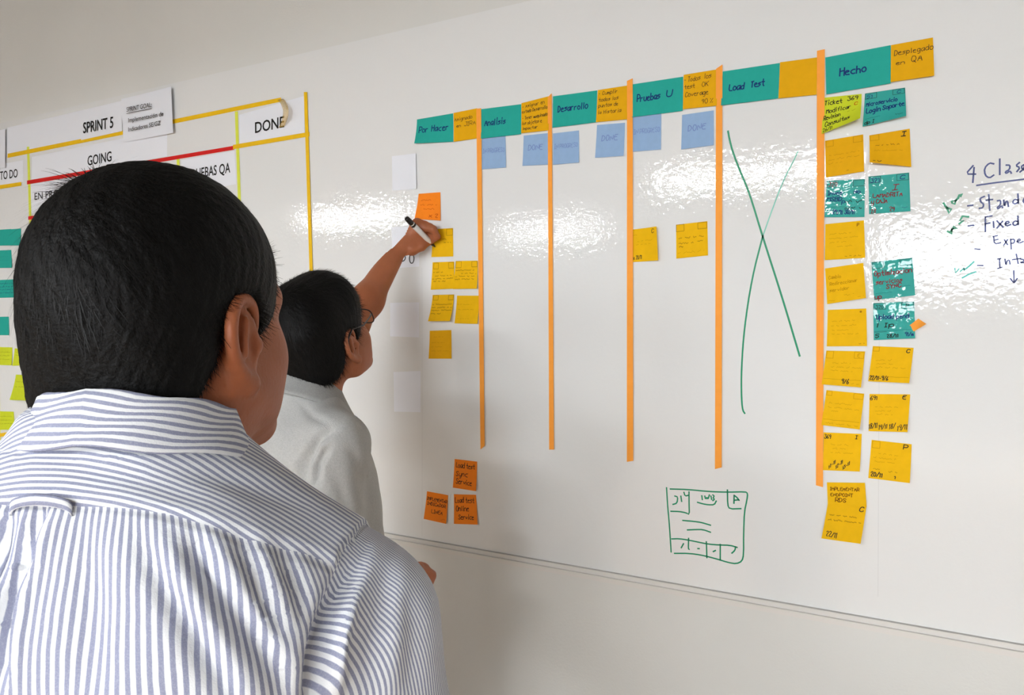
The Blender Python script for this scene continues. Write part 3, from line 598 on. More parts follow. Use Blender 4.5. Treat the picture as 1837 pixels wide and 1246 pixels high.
b5 = [[(485, 828), (525, 832)], [(635, 735), (640, 790), (690, 780)], [(630, 730), (665, 722)], [(640, 760), (670, 752)], [(720, 755), (745, 795)], [(745, 755), (715, 800)], [(770, 750), (775, 830)], [(772, 755), (800, 750), (800, 780), (775, 785)], [(820, 770), (850, 762), (840, 745), (820, 765), (835, 785), (870, 770)],
      [(505, 960), (550, 962)], [(665, 910), (690, 905)], [(680, 908), (685, 980)], [(668, 985), (700, 975)], [(725, 910), (732, 965), (740, 925), (760, 915), (765, 950)], [(815, 870), (830, 945)], [(785, 915), (850, 905)], [(850, 910), (880, 915), (860, 945), (845, 930), (875, 940)], [(795, 1003), (797, 1100)], [(768, 1065), (797, 1103), (822, 1065)]]
px_strokes([z4(s_) for s_ in b5], 2.0, 'mk_blue', 'marker_writing', 'thin blue marker words and a small arrow below the list', 1)
g4 = [[(235, 465), (262, 505), (280, 545), (296, 512), (262, 500)], [(300, 450), (335, 440), (322, 472), (305, 462)], [(330, 445), (350, 425), (360, 400), (385, 392), (372, 408)], [(432, 572), (385, 568), (365, 605), (395, 600), (360, 628)], [(268, 690), (300, 710), (300, 670), (345, 662), (318, 650), (290, 690)]]
px_strokes([z4(s_) for s_ in g4], 3.4, 'mk_green', 'marker_tick', 'green marker ticks beside the blue list', 0)
c4 = [[(325, 985), (330, 1020), (360, 985), (365, 1012), (400, 980), (395, 1000), (435, 970), (475, 932)], [(385, 1060), (440, 1030), (490, 1012)]]
px_strokes([z4(s_) for s_ in c4], 2.6, 'mk_cyan', 'marker_tick', 'pale cyan tick marks at the foot of the list', 0)
for pts_ in ([(757, 480), (757.5, 700), (757, 962)], [(1577.5, 402), (1577, 700), (1575, 1070)]):
    px_strokes([pts_], .7, 'film_edge', 'film_edge', 'faint vertical edge of clear film on the board', 0)

# ------------------------------------------------------------------ bodies: distance fields turned into one continuous surface
def axis(lo, hi, h, fine=()):
    x = [lo]
    while x[-1] < hi:
        st = h
        for a, b_, hf in fine:
            if a - h < x[-1] < b_: st = min(st, hf if x[-1] >= a - hf else max(hf, h * .6))
        x.append(x[-1] + st)
    return np.array(x, dtype=np.float32)

class Vol:
    def __init__(s, xs, ys, zs):
        s.ax = (xs, ys, zs); s.D = np.full((len(xs), len(ys), len(zs)), 0.06, dtype=np.float32)
    def sl(s, lo, hi, m):
        out = []
        for a, l, h in zip(s.ax, lo, hi):
            i = np.searchsorted(a, l - m); j = np.searchsorted(a, h + m); out.append(slice(max(i - 1, 0), min(j + 1, len(a))))
        return tuple(out)
    def op(s, fn, lo, hi, k, mode='u', m=None):
        sl = s.sl(lo, hi, (k + .02) if m is None else m)
        X = s.ax[0][sl[0]][:, None, None]; Y = s.ax[1][sl[1]][None, :, None]; Z = s.ax[2][sl[2]][None, None, :]
        if 0 in (X.size, Y.size, Z.size): return
        d = fn(X, Y, Z); A = s.D[sl]
        if mode == 'u': h = np.maximum(k - np.abs(A - d), 0) / k if k > 0 else 0; s.D[sl] = np.minimum(A, d) - h * h * k / 4
        elif mode == 's': d = -d; h = np.maximum(k - np.abs(A - d), 0) / k; s.D[sl] = np.maximum(A, d) + h * h * k / 4
    def cap(s, a, b, ra, rb, k=.02, mode='u'):
        a = np.array(a, float); b = np.array(b, float); ba = b - a; L2 = float(ba @ ba) + 1e-12; r = max(ra, rb)
        def fn(X, Y, Z):
            x, y, z = X - a[0], Y - a[1], Z - a[2]
            t = np.clip((x * ba[0] + y * ba[1] + z * ba[2]) / L2, 0, 1)
            return np.sqrt((x - t * ba[0]) ** 2 + (y - t * ba[1]) ** 2 + (z - t * ba[2]) ** 2) - (ra + t * (rb - ra))
        s.op(fn, np.minimum(a, b) - r, np.maximum(a, b) + r, k, mode)
    def chain(s, pts, rad, k=.015, mode='u'):
        for i in range(len(pts) - 1): s.cap(pts[i], pts[i + 1], rad[i], rad[i + 1], k, mode)
    def ell(s, c, r, R=None, k=.02, mode='u'):
        c = np.array(c, float); r = np.array(r, float); R = np.eye(3) if R is None else R; e = np.abs(R) @ r
        def fn(X, Y, Z):
            x, y, z = X - c[0], Y - c[1], Z - c[2]
            q = [R[0, i] * x + R[1, i] * y + R[2, i] * z for i in range(3)]
            k0 = np.sqrt(sum((q[i] / r[i]) ** 2 for i in range(3))); k1 = np.sqrt(sum((q[i] / r[i] ** 2) ** 2 for i in range(3))) + 1e-9
            return k0 * (k0 - 1) / k1
        s.op(fn, c - e, c + e, k, mode)
    def loft(s, tab, infl=0.0, k=.03, p=2.3):
        T_ = np.array(tab); z0, z1 = T_[:, 0].min(), T_[:, 0].max(); rm = T_[:, 1:3].max() + infl
        zf = np.linspace(z0, z1, 200); ker = np.hanning(31); ker /= ker.sum()
        def itp(c):
            v = np.interp(zf, T_[:, 0], T_[:, c]); return np.convolve(np.pad(v, 15, 'edge'), ker, 'valid')
        rx, ry, cy = itp(1), itp(2), itp(3)
        def fn(X, Y, Z):
            a = np.interp(Z, zf, rx) + infl; b_ = np.interp(Z, zf, ry) + infl; c = np.interp(Z, zf, cy)
            d = ((np.abs(X / a) ** p + np.abs((Y - c) / b_) ** p) ** (1 / p) - 1) * np.minimum(a, b_)
            return np.maximum(d, np.maximum(z0 - Z, Z - z1))
        s.op(fn, (-rm, -rm - .1, z0), (rm, rm + .1, z1), k)
    def mesh(s):
        D = s.D; I = D < 0
        nx, ny, nz = D.shape
        cnt = np.zeros((nx - 1, ny - 1, nz - 1), np.uint8)
        cs = [(i, j, k) for i in (0, 1) for j in (0, 1) for k in (0, 1)]
        for i, j, k in cs: cnt += I[i:nx - 1 + i, j:ny - 1 + j, k:nz - 1 + k]
        act = (cnt > 0) & (cnt < 8)
        idx = np.argwhere(act); n = len(idx)
        vid = np.full(act.shape, -1, np.int32); vid[act] = np.arange(n)
        val = {c: D[idx[:, 0] + c[0], idx[:, 1] + c[1], idx[:, 2] + c[2]].astype(float) for c in cs}
        acc = np.zeros((n, 3)); num = np.zeros(n)
        for c in cs:
            for a in range(3):
                if c[a] == 0:
                    e = list(c); e[a] = 1; e = tuple(e); va, vb = val[c], val[e]; m = (va < 0) != (vb < 0)
                    t = np.where(m, va / np.where(m, va - vb, 1), 0); pos = np.array(c, float)[None].repeat(n, 0); pos[:, a] += t
                    acc[m] += pos[m]; num[m] += 1
        P = idx + acc / num[:, None]
        V = np.stack([np.interp(P[:, a], np.arange(len(s.ax[a])), s.ax[a]) for a in range(3)], 1)
        F = []
        for a in range(3):
            sl0 = [slice(1, m - 1) for m in D.shape]; sl1 = list(sl0); sl0[a] = slice(0, D.shape[a] - 1); sl1[a] = slice(1, D.shape[a])
            A, B = I[tuple(sl0)], I[tuple(sl1)]
            for flip in (0, 1):
                w_ = np.argwhere((A & ~B) if not flip else (~A & B))
                if not len(w_): continue
                b_, c = (a + 1) % 3, (a + 2) % 3
                off = np.zeros(3, int); off[b_] = 1; off[c] = 1; g = w_ + off
                def cid(db, dc):
                    q = g.copy(); q[:, b_] -= db; q[:, c] -= dc; return vid[q[:, 0], q[:, 1], q[:, 2]]
                Q = np.stack([cid(1, 1), cid(0, 1), cid(0, 0), cid(1, 0)], 1)
                F.append(Q if not flip else Q[:, ::-1])
        F = np.concatenate(F); F = F[(F >= 0).all(1)]
        return V, F

def smooth_mesh(V, F, it=2, lam=.5):
    e = np.concatenate([F[:, [i, (i + 1) % 4]] for i in range(4)]); e = np.concatenate([e, e[:, ::-1]])
    deg = np.bincount(e[:, 0], minlength=len(V)).astype(float)
    for _ in range(it):
        S_ = np.stack([np.bincount(e[:, 0], weights=V[e[:, 1], c], minlength=len(V)) for c in range(3)], 1)
        V = V + lam * (S_ / deg[:, None] - V)
    return V

def normals(V, F):
    n = np.cross(V[F[:, 2]] - V[F[:, 0]], V[F[:, 3]] - V[F[:, 1]]); N = np.zeros_like(V)
    for i in range(4):
        for c in range(3): N[:, c] += np.bincount(F[:, i], weights=n[:, c], minlength=len(V))
    return N / (np.linalg.norm(N, axis=1, keepdims=True) + 1e-12)

def fastmesh(name, V, F, m, parent, smooth=True, attrs=None):
    me = bpy.data.meshes.new(name); me.vertices.add(len(V)); me.vertices.foreach_set('co', V.astype(np.float32).ravel())
    k = F.shape[1]
    me.loops.add(F.size); me.loops.foreach_set('vertex_index', F.astype(np.int32).ravel())
    me.polygons.add(len(F)); me.polygons.foreach_set('loop_start', np.arange(0, F.size, k, dtype=np.int32))
    me.update(calc_edges=True); me.validate()
    if smooth: me.polygons.foreach_set('use_smooth', np.ones(len(F), bool))
    for an, av in (attrs or {}).items():
        at_ = me.attributes.new(an, 'FLOAT', 'POINT'); at_.data.foreach_set('value', av.astype(np.float32))
    me.materials.append(m)
    o = bpy.data.objects.new(name, me); return link(o, parent)

def rot(yaw=0, pitch=0, roll=0):
    return np.array(Euler((math.radians(pitch), math.radians(roll), math.radians(yaw)), 'XYZ').to_matrix())

def head(v, c, R, k=1.0):
    """skull, face and ears; local axes x right, y forward, z up, origin between the ear canals"""
    c = np.array(c)
    W_ = lambda p: c + R @ (np.array(p, float) * k)
    E_ = lambda p, r, kk=.02, mode='u', R2=None: v.ell(W_(p), np.array(r) * k, R if R2 is None else R @ R2, kk, mode)
    C_ = lambda a, b, ra, rb, kk=.012: v.cap(W_(a), W_(b), ra * k, rb * k, kk)
    E_((0, -.008, .045), (.074, .096, .083)); E_((0, .036, .036), (.064, .056, .062), .03)
    E_((0, .044, -.03), (.057, .048, .074), .03)
    for s in (-1, 1):
        E_((s * .043, .052, -.02), (.026, .03, .03), .02); C_((s * .056, .008, -.05), (s * .02, .076, -.09), .017, .017, .03)
        E_((s * .058, .0, -.035), (.014, .03, .04), .025); E_((s * .042, .034, -.045), (.021, .034, .034), .025)
        C_((s * .05, .07, .03), (s * .012, .086, .032), .010, .009, .015)
        E_((s * .031, .099, .010), (.017, .012, .010), .012, 's'); E_((s * .031, .080, .009), (.014, .0135, .013), .004)
        E_((s * .012, .1, -.026), (.009, .010, .007), .008)
        # ear
        h = [(.075, .012, .008), (.077, .012, .026), (.080, -.002, .037), (.084, -.020, .034), (.0865, -.031, .014), (.085, -.028, -.008), (.082, -.015, -.026), (.079, -.002, -.035)]
        hp = [W_((s * x, y, z)) for x, y, z in h]
        for _ in range(2): hp = chaikin(hp)
        rr = np.interp(np.linspace(0, 1, len(hp)), [0, .2, .5, .8, 1], [.0034, .0044, .0050, .0050, .0062]) * k
        v.chain(hp, list(rr), .0022)
        E_((s * .0795, -.010, .0), (.0045, .019, .030), .004, 'u', rot(-s * 8, 0, 0)); C_((s * .085, -.010, .020), (s * .0865, -.017, -.008), .0030, .0034, .003)
        E_((s * .079, .010, -.004), (.005, .005, .007), .004); E_((s * .080, -.004, -.033), (.005, .008, .008), .004)
        E_((s * .086, -.003, -.004), (.006, .0075, .014), .003, 's')
    C_((0, .088, .02), (0, .110, -.018), .009, .013, .012)
    E_((0, .078, -.088), (.02, .018, .018), .02)
    C_((-.02, .088, -.055), (.02, .088, -.055), .006, .006, .008); C_((-.017, .087, -.064), (.017, .087, -.064), .007, .007, .006)
    return W_

def poly_sdf(P, y, z):
    P = np.array(P); d = np.full(np.broadcast(y, z).shape, 1e9); sg = np.ones(d.shape)
    n = len(P)
    for i in range(n):
        a, b_ = P[i], P[i - 1]; e = b_ - a; wy, wz = y - a[0], z - a[1]
        t = np.clip((wy * e[0] + wz * e[1]) / (e @ e), 0, 1); d = np.minimum(d, (wy - e[0] * t) ** 2 + (wz - e[1] * t) ** 2)
        c1 = z >= a[1]; c2 = z < b_[1]; c3 = e[0] * wz > e[1] * wy
        al = c1 & c2 & c3; no = ~c1 & ~c2 & ~c3; sg = np.where(al | no, -sg, sg)
    return sg * np.sqrt(d)

def hair(name, c, R, k, shells, outline, parent, h=.003, nstr=9000, slen=(.010, .022), lift=.25, tuft=(), crown=(0, -.05, .12), wild=()):
    """short hair: a shaped cap of hair cut along the hairline, plus single strands"""
    x = axis(-.13, .13, h); y = axis(-.15, .15, h); z = axis(-.13, .19, h); v = Vol(x, y, z)
    for cc, rr in shells: v.ell(cc, rr, None, .03)
    for a, b_, ra, rb in tuft: v.cap(a, b_, ra, rb, .02)
    X, Y, Z = x[:, None, None], y[None, :, None], z[None, None, :]
    pd = poly_sdf(outline, Y[0], Z[0]).astype(np.float32)[None]
    kk = .006; hh = np.maximum(kk - np.abs(v.D - pd), 0) / kk; v.D = np.maximum(v.D, pd) + hh * hh * kk / 4
    inner = np.sqrt((X / .066) ** 2 + ((Y + .008) / .088) ** 2 + ((Z - .042) / .076) ** 2) - 1
    v.D = np.maximum(v.D, -inner.astype(np.float32) * .07)
    V, F = v.mesh(); V = smooth_mesh(V, F, 2)
    N = normals(V, F)
    ang = np.arctan2(V[:, 0], -(V[:, 1] - crown[1])); rad_ = np.linalg.norm(V - np.array(crown), axis=1)
    V = V + N * (.0005 * np.sin(ang * 46 + 14 * np.sin(rad_ * 40)) * np.sin(rad_ * 130 + ang * 9) + .0004 * np.sin(V[:, 0] * 330 + V[:, 2] * 170))[:, None]
    Wd = lambda P: np.array(c) + (P * k) @ R.T
    ob = fastmesh(name, Wd(V), F, M['hair'], parent)
    # strands
    fi = rng.choice(len(F), nstr); wgt = rng.dirichlet((1, 1, 1, 1), nstr)
    P0 = (V[F[fi]] * wgt[:, :, None]).sum(1); N0 = (N[F[fi]] * wgt[:, :, None]).sum(1); N0 /= np.linalg.norm(N0, axis=1, keepdims=True) + 1e-9
    ok = (np.linalg.norm(P0 - np.array([0, -.008, .045]), axis=1) > .07)
    P0, N0 = P0[ok], N0[ok]; n = len(P0)
    fl = P0 - np.array(crown); fl[:, 2] -= .02; fl -= (fl * N0).sum(1, keepdims=True) * N0; fl /= np.linalg.norm(fl, axis=1, keepdims=True) + 1e-9
    fl = fl + rng.normal(0, .22, (n, 3)); fl -= (fl * N0).sum(1, keepdims=True) * N0; fl /= np.linalg.norm(fl, axis=1, keepdims=True) + 1e-9
    L = rng.uniform(*slen, n)[:, None]; lf = (lift * rng.uniform(.3, 1.5, n))[:, None]
    for wc, wr_, wl, wf_ in wild:
        m_ = (np.linalg.norm(P0 - np.array(wc), axis=1) < wr_) & (rng.random(n) < .35); L[m_] *= wl; lf[m_] *= wf_
    sd = np.cross(N0, fl); w_ = .00035
    pts = []
    for t in (0, .35, .7, 1.0):
        C0 = P0 - N0 * .002 + fl * L * t + N0 * L * lf * (t - .35 * t * t); pts.append((C0, w_ * (1 - t * .8)))
    SV = np.concatenate([np.stack([C0 - sd * ww, C0 + sd * ww], 1).reshape(-1, 3) for C0, ww in pts])
    b_ = np.arange(n) * 2
    SF = np.concatenate([np.stack([b_ + 2 * n * i, b_ + 1 + 2 * n * i, b_ + 1 + 2 * n * (i + 1), b_ + 2 * n * (i + 1)], 1) for i in range(3)])
    so = fastmesh('hair_strands', Wd(SV), SF, M['strand'], ob); so['kind'] = 'stuff'
    return ob

def relaxed_hand(v, wrist, d, side, palm_n):
    """five slightly curled fingers hanging from a wrist; d along the hand, side towards the thumb, palm_n out of the palm"""
    wrist, d, side, palm_n = (np.array(a, float) for a in (wrist, d, side, palm_n))
    v.cap(wrist, wrist + d * .03, .026, .03, .02)
    for o_ in (-.026, -.009, .009, .026): v.cap(wrist + d * .02 + side * o_ * .6, wrist + d * .085 + side * o_, .014, .0125, .012)
    for o_, L in ((.027, .068), (.009, .076), (-.009, .070), (-.027, .054)):
        a = wrist + d * .09 + side * o_; b_ = a + (d * .93 + palm_n * .35) * L * .45; c = b_ + (d * .75 + palm_n * .66) * L * .32; e = c + (d * .5 + palm_n * .86) * L * .26
        v.chain([a, b_, c, e], [.0105, .0095, .0088, .0075], .003)
    a = wrist + d * .02 + side * .028; b_ = a + (d * .7 + side * .6 + palm_n * .3) * .04; c = b_ + (d * .9 + side * .15 + palm_n * .35) * .033; e = c + (d * .95 + palm_n * .3) * .024
    v.chain([a, b_, c, e], [.016, .0125, .011, .0085], .006)

def legs_and_shoes(root, hipz, tm, w_=.095, rx=.17, ry=.12):
    v = Vol(axis(-.28, .28, .008), axis(-.2, .24, .008), axis(.03, hipz + .12, .009))
    v.loft([(hipz - .1, rx * .96, ry, 0), (hipz, rx * 1.03, ry * 1.05, 0), (hipz + .1, rx * .97, ry, 0)], 0, .05)
    for s in (-1, 1):
        v.cap((s * w_, 0, hipz - .05), (s * w_ * 1.03, .015, .50), .092, .068, .05); v.cap((s * w_ * 1.03, .015, .50), (s * w_ * 1.05, -.01, .09), .068, .058, .04)
    V, F = v.mesh(); V = smooth_mesh(V, F, 3)
    V[:, 1] += .004 * np.sin(V[:, 2] * 60 + V[:, 0] * 20)
    fastmesh('trousers', V, F, tm, root)
    for s in (-1, 1):
        v = Vol(axis(s * w_ - .08, s * w_ + .08, .006), axis(-.14, .24, .006), axis(-.01, .14, .006))
        v.ell((s * w_ * 1.05, .02, .035), (.043, .075, .05), None, .02); v.ell((s * w_ * 1.12, .12, .028), (.046, .09, .036), None, .03); v.ell((s * w_ * 1.05, -.045, .04), (.036, .045, .05), None, .03)
        v.cap((s * w_ * 1.05, -.015, .05), (s * w_ * 1.05, -.015, .115), .042, .046, .03)
        v.D = np.maximum(v.D, (.0005 - v.ax[2])[None, None, :])
        V, F = v.mesh(); fastmesh('shoe', smooth_mesh(V, F, 1), F, M['shoe'], root)

def collar(root, c, R, r, stand, leaf, spread, m, open_=.35, point=.03, name='collar', attr=True, flat=0.0):
    """fold-over shirt collar round the neck: stand up, fold, leaf down"""
    n = 72; prof = 14; V = []; A = []
    for i in range(n + 1):
        a = -PI + open_ + (2 * PI - 2 * open_) * i / n            # 0 = centre back, +-pi = front
        fr_ = abs(a) / PI
        ex = np.array([math.sin(a), -math.cos(a), 0.0]); el = np.array([r[0], r[1], 0])
        lf = leaf + point * max(0, fr_ - .45) ** 1.5 * 2.4; sp = spread * (1 + 1.2 * fr_); sd_ = stand * (1 - .25 * fr_)
        for j in range(prof):
            if j < 5: t = j / 4; off = .001 + .004 * t; z = sd_ * t; u = z
            elif j < 8: t = (j - 4) / 4; off = .005 + .0035 * math.sin(t * PI / 2); z = sd_ + .003 * math.sin(t * PI); u = sd_ + .006 * t
            else: t = (j - 7) / (prof - 8); off = .0085 + sp * (t ** 1.2) + flat * t; z = sd_ + .001 - lf * t * (1 - flat * 5); u = sd_ + .006 + lf * t
            p = ex * (el + off); p = np.array([p[0], p[1], z + .012 * (1 - fr_) - .012 * fr_ ** 2])
            p[2] += .0012 * math.sin(a * 7 + j)
            V.append(np.array(c) + R @ p); A.append(u)
    F = np.array([[i * prof + j, i * prof + j + 1, (i + 1) * prof + j + 1, (i + 1) * prof + j] for i in range(n) for j in range(prof - 1)])
    o = fastmesh(name, np.array(V), F, m, root, True, dict(stripe=np.array(A)))
    md = o.modifiers.new('thickness', 'SOLIDIFY'); md.thickness = .0016; md.offset = 0
    return o

# ------------------------------------------------------------------ striped shirt cloth
def stripe_mat(name, mode):
    """woven white and grey-blue stripes; mode 'shirt' chooses the grain by panel, 'plain' follows one coordinate"""
    m = bpy.data.materials.new(name); m.use_nodes = True; nt = m.node_tree; b = nt.nodes['Principled BSDF']
    b.inputs['Roughness'].default_value = .85; b.inputs['Specular IOR Level'].default_value = .15
    def A(n):
        a = nt.nodes.new('ShaderNodeAttribute'); a.attribute_name = n; return a.outputs['Fac']
    def Mth(op, x, y=None, z=None):
        q = nt.nodes.new('ShaderNodeMath'); q.operation = op
        for i, val in enumerate((x, y, z)):
            if val is None: continue
            if isinstance(val, (int, float)): q.inputs[i].default_value = val
            else: nt.links.new(val, q.inputs[i])
        return q.outputs[0]
    if mode == 'shirt':
        yk = Mth('GREATER_THAN', A('sd_yoke'), 0.0); sv = Mth('GREATER_THAN', A('sd_sleeve'), 0.0)
        c = Mth('ADD', Mth('MULTIPLY', A('c_yoke'), yk), Mth('MULTIPLY', A('c_body'), Mth('SUBTRACT', 1.0, yk)))
        c = Mth('ADD', Mth('MULTIPLY', A('c_sleeve'), sv), Mth('MULTIPLY', c, Mth('SUBTRACT', 1.0, sv)))
        near = Mth('MINIMUM', Mth('ABSOLUTE', A('sd_yoke')), 1.0)
        near = Mth('ADD', near, Mth('MULTIPLY', sv, 1.0)); near = Mth('MINIMUM', near, Mth('ABSOLUTE', A('sd_sleeve')))
    else:
        c = A('stripe'); near = None
    tc = nt.nodes.new('ShaderNodeTexCoord'); nz = nt.nodes.new('ShaderNodeTexNoise'); nz.inputs['Scale'].default_value = 45
    nt.links.new(tc.outputs['Object'], nz.inputs['Vector'])
    wob = Mth('MULTIPLY', Mth('SUBTRACT', nz.outputs['Fac'], .5), .0012)
    ph = Mth('FRACT', Mth('DIVIDE', Mth('ADD', c, wob), PERIOD))
    tri = Mth('ABSOLUTE', Mth('SUBTRACT', Mth('MULTIPLY', ph, 2.0), 1.0))
    r = nt.nodes.new('ShaderNodeMapRange'); r.interpolation_type = 'SMOOTHSTEP'
    r.inputs['From Min'].default_value = .40; r.inputs['From Max'].default_value = .62; nt.links.new(tri, r.inputs['Value'])
    nf = nt.nodes.new('ShaderNodeTexNoise'); nf.inputs['Scale'].default_value = 900; nt.links.new(tc.outputs['Object'], nf.inputs['Vector'])
    mix = nt.nodes.new('ShaderNodeMix'); mix.data_type = 'RGBA'
    mix.inputs[6].default_value = (*lin((232, 233, 234)), 1); mix.inputs[7].default_value = (*lin((146, 149, 172)), 1)
    fac = Mth('MULTIPLY', r.outputs[0], Mth('ADD', .72, Mth('MULTIPLY', nf.outputs['Fac'], .5)))
    nt.links.new(fac, mix.inputs[0]); nt.links.new(mix.outputs[2], b.inputs['Base Color'])
    bp = nt.nodes.new('ShaderNodeBump'); bp.inputs['Distance'].default_value = .0012; bp.inputs['Strength'].default_value = .8
    hgt = Mth('MULTIPLY', nf.outputs['Fac'], .25)
    if near is not None:
        s_ = nt.nodes.new('ShaderNodeMapRange'); s_.interpolation_type = 'SMOOTHSTEP'; s_.inputs['From Min'].default_value = 0; s_.inputs['From Max'].default_value = .004
        nt.links.new(near, s_.inputs['Value']); hgt = Mth('ADD', hgt, Mth('MULTIPLY', s_.outputs[0], 1.6))
    nt.links.new(hgt, bp.inputs['Height']); nt.links.new(bp.outputs['Normal'], b.inputs['Normal'])
    return m
PERIOD = .0050
M['stripe'] = stripe_mat('shirt_stripe_panels', 'shirt'); M['stripe1'] = stripe_mat('shirt_stripe_plain', 'plain')

# ------------------------------------------------------------------ the nearer man
YAW1 = 26.0
H1 = unp(272, 612, .635)                                 # between the ears
R1 = np.array(Matrix.Rotation(math.radians(YAW1), 3, 'Z'))
B1 = H1 - R1 @ np.array([0, .028, 0]); B1[2] = 0
H1 = unp(308, 612, .648)
def to1(p): return R1.T @ (np.array(p) - B1)
man1 = empty('person', B1, math.radians(YAW1))
tag(man1, 'man in a striped blue and white shirt seen from behind, nearest the camera', 'person')
hc1 = to1(H1); RH1 = rot(-15, 5, 0)
SH = dict(z=1.43)
# body
v = Vol(axis(-.36, .36, .008, [(-.11, .04, .003), (.04, .12, .0018)]), axis(-.20, .24, .008, [(hc1[1] - .12, hc1[1] + .14, .0024)]), axis(.03, 1.80, .009, [(1.46, 1.51, .003), (1.51, 1.65, .002), (1.65, 1.74, .003)]))
head(v, hc1, RH1, .975)
W1 = lambda p: hc1 + RH1 @ (np.array(p) * .975)
v.cap(W1((0, -.018, -.02)), (.012, -.012, 1.47), .054, .054, .03)
for s in (-1, 1): v.cap(W1((s * .05, -.02, -.04)), (s * .03, .03, 1.45), .018, .018, .03)
v.loft([(.86, .165, .115, 0), (1.0, .16, .11, 0), (1.15, .165, .11, 0), (1.28, .175, .11, -.01), (1.37, .165, .095, -.012), (1.43, .13, .078, -.015), (1.47, .07, .06, -.01), (1.49, .055, .055, -.01)], 0, .04)
for s in (-1, 1):
    v.chain([(s * .165, -.01, 1.35), (s * .225, -.03, 1.12), (s * .235, .06, .88)], [.05, .042, .028], .03)
    relaxed_hand(v, (s * .235, .065, .87), (0, .10, -.995), (-s * .25, .96, .1), (-s * .97, -.22, 0))
    v.chain([(s * .095, 0, .9), (s * .098, .015, .5), (s * .1, -.01, .09)], [.08, .055, .04], .04)
V, F = v.mesh(); V = smooth_mesh(V, F, 1)
fastmesh('body', V, F, M['skin1'], man1)
hair('hair', hc1, RH1, .975,
     [((0, -.008, .049), (.086, .110, .100)), ((0, -.048, -.01), (.076, .066, .078)), ((0, -.056, -.045), (.068, .046, .05))],
     [(.13, .2), (.10, .09), (.075, .062), (.058, .03), (.046, .0), (.036, -.018), (.022, -.008), (.017, .02), (.008, .037), (-.014, .040), (-.030, .026), (-.034, .0), (-.039, -.014), (-.054, -.030), (-.074, -.056), (-.2, -.066), (-.2, .25)],
     man1, .0028, 34000, (.008, .020), .16, tuft=[((-.05, -.03, .12), (-.065, .0, .105), .014, .012)], crown=(-.02, -.055, .13), wild=[((-.055, -.03, .12), .045, 1.7, 3.5), ((.0, -.1, .08), .06, 1.3, 1.8)])

# shirt
v = Vol(axis(-.36, .36, .0055), axis(-.22, .2, .0055), axis(.80, 1.57, .0055))
v.loft([(.82, .188, .14, 0), (1.0, .182, .134, 0), (1.15, .188, .134, 0), (1.28, .197, .136, -.013), (1.37, .18, .122, -.022), (1.43, .15, .103, -.027), (1.475, .094, .086, -.025), (1.512, .060, .066, -.018), (1.525, .056, .060, -.014)], 0, .04)
for s in (-1, 1):
    v.cap((s * .05, -.020, 1.446), (s * .172, -.010, 1.362), .046, .056, .05)
    v.ell((s * .085, -.088, 1.36), (.07, .05, .09), None, .05)
    v.chain([(s * .172, -.010, 1.350), (s * .238, -.03, 1.12), (s * .238, .05, .885)], [.056, .062, .044], .035)
V, F = v.mesh(); V = smooth_mesh(V, F, 3); N = normals(V, F)
Vw = V @ R1.T + B1; Nw = N @ R1.T
pj = project(Vw); facing = np.einsum('ij,ij->i', Nw, CAM - Vw) > 0
def px_fold(polyline, width, height, side=0.0):
    """displacement of a cloth fold that follows a line seen on the cloth (pixels of the photograph)"""
    P = np.array(polyline, float); best = np.full(len(V), 1e9); sgn = np.zeros(len(V)); tt = np.zeros(len(V)); L = 0
    seg = np.linalg.norm(np.diff(P, axis=0), axis=1); tot = seg.sum()
    for i in range(len(P) - 1):
        a, e = P[i], P[i + 1] - P[i]; q = pj[:, :2] - a; t = np.clip((q @ e) / (e @ e), 0, 1); d = q - t[:, None] * e; dd = np.hypot(d[:, 0], d[:, 1])
        m = dd < best; best[m] = dd[m]; sgn[m] = np.sign(e[0] * q[m, 1] - e[1] * q[m, 0]); tt[m] = (L + t[m] * seg[i]) / tot; L += seg[i]
    amp = np.sin(np.clip(tt, 0.02, .98) * PI) ** .6 * facing * height
    x = best * sgn / width
    return amp * (np.exp(-x * x) + side * x * np.exp(-x * x * .6))
disp = np.zeros(len(V))
for pl, wd, ht, sd_ in (
    ([(255, 960), (300, 1050), (360, 1150), (430, 1260)], 16, -.005, .5),
    ([(330, 960), (420, 1080), (500, 1200), (520, 1260)], 18, -.006, .6),
    ([(430, 960), (470, 1060), (520, 1150)], 14, -.004, .4),
    ([(350, 950), (365, 1000), (380, 1040)], 10, -.003, .3),
    ([(500, 980), (535, 1060), (545, 1120)], 12, -.003, .3),
    ([(650, 1000), (600, 1090), (575, 1180), (560, 1260)], 14, -.007, .6),
    ([(640, 1060), (610, 1140), (600, 1260)], 12, .005, 0),
    ([(700, 1000), (690, 1100), (660, 1250)], 20, -.004, .3),
    ([(740, 1040), (750, 1140), (740, 1250)], 18, -.003, .3),
    ([(150, 930), (165, 1060), (170, 1250)], 26, -.003, .2),
    ([(250, 830), (400, 860), (560, 910)], 18, -.0022, .2),
    ([(60, 820), (220, 850), (380, 900)], 20, -.002, .2),
    ([(90, 905), (55, 990), (25, 1090), (5, 1240)], 9, -.007, 1.2),
    ([(20, 915), (0, 980), (-20, 1060)], 9, -.005, -1.0),
): disp += px_fold(pl, wd * 1.2, ht * 2.1, sd_)
disp += .0012 * np.sin(V[:, 0] * 55 + V[:, 2] * 38 + 2 * np.sin(V[:, 2] * 30)) * np.sin(V[:, 2] * 42 - V[:, 0] * 25)
ax_ = np.abs(V[:, 0])
xs = np.interp(V[:, 2], [1.05, 1.2, 1.27, 1.35, 1.385, 1.424, 1.45], [.23, .205, .18, .168, .170, .176, .190])
sd_sl = ax_ - xs
zy = 1.472 - .054 * (ax_ / .17) ** 2.6
sd_yk = np.minimum(V[:, 2] - zy, (.035 - V[:, 1]))
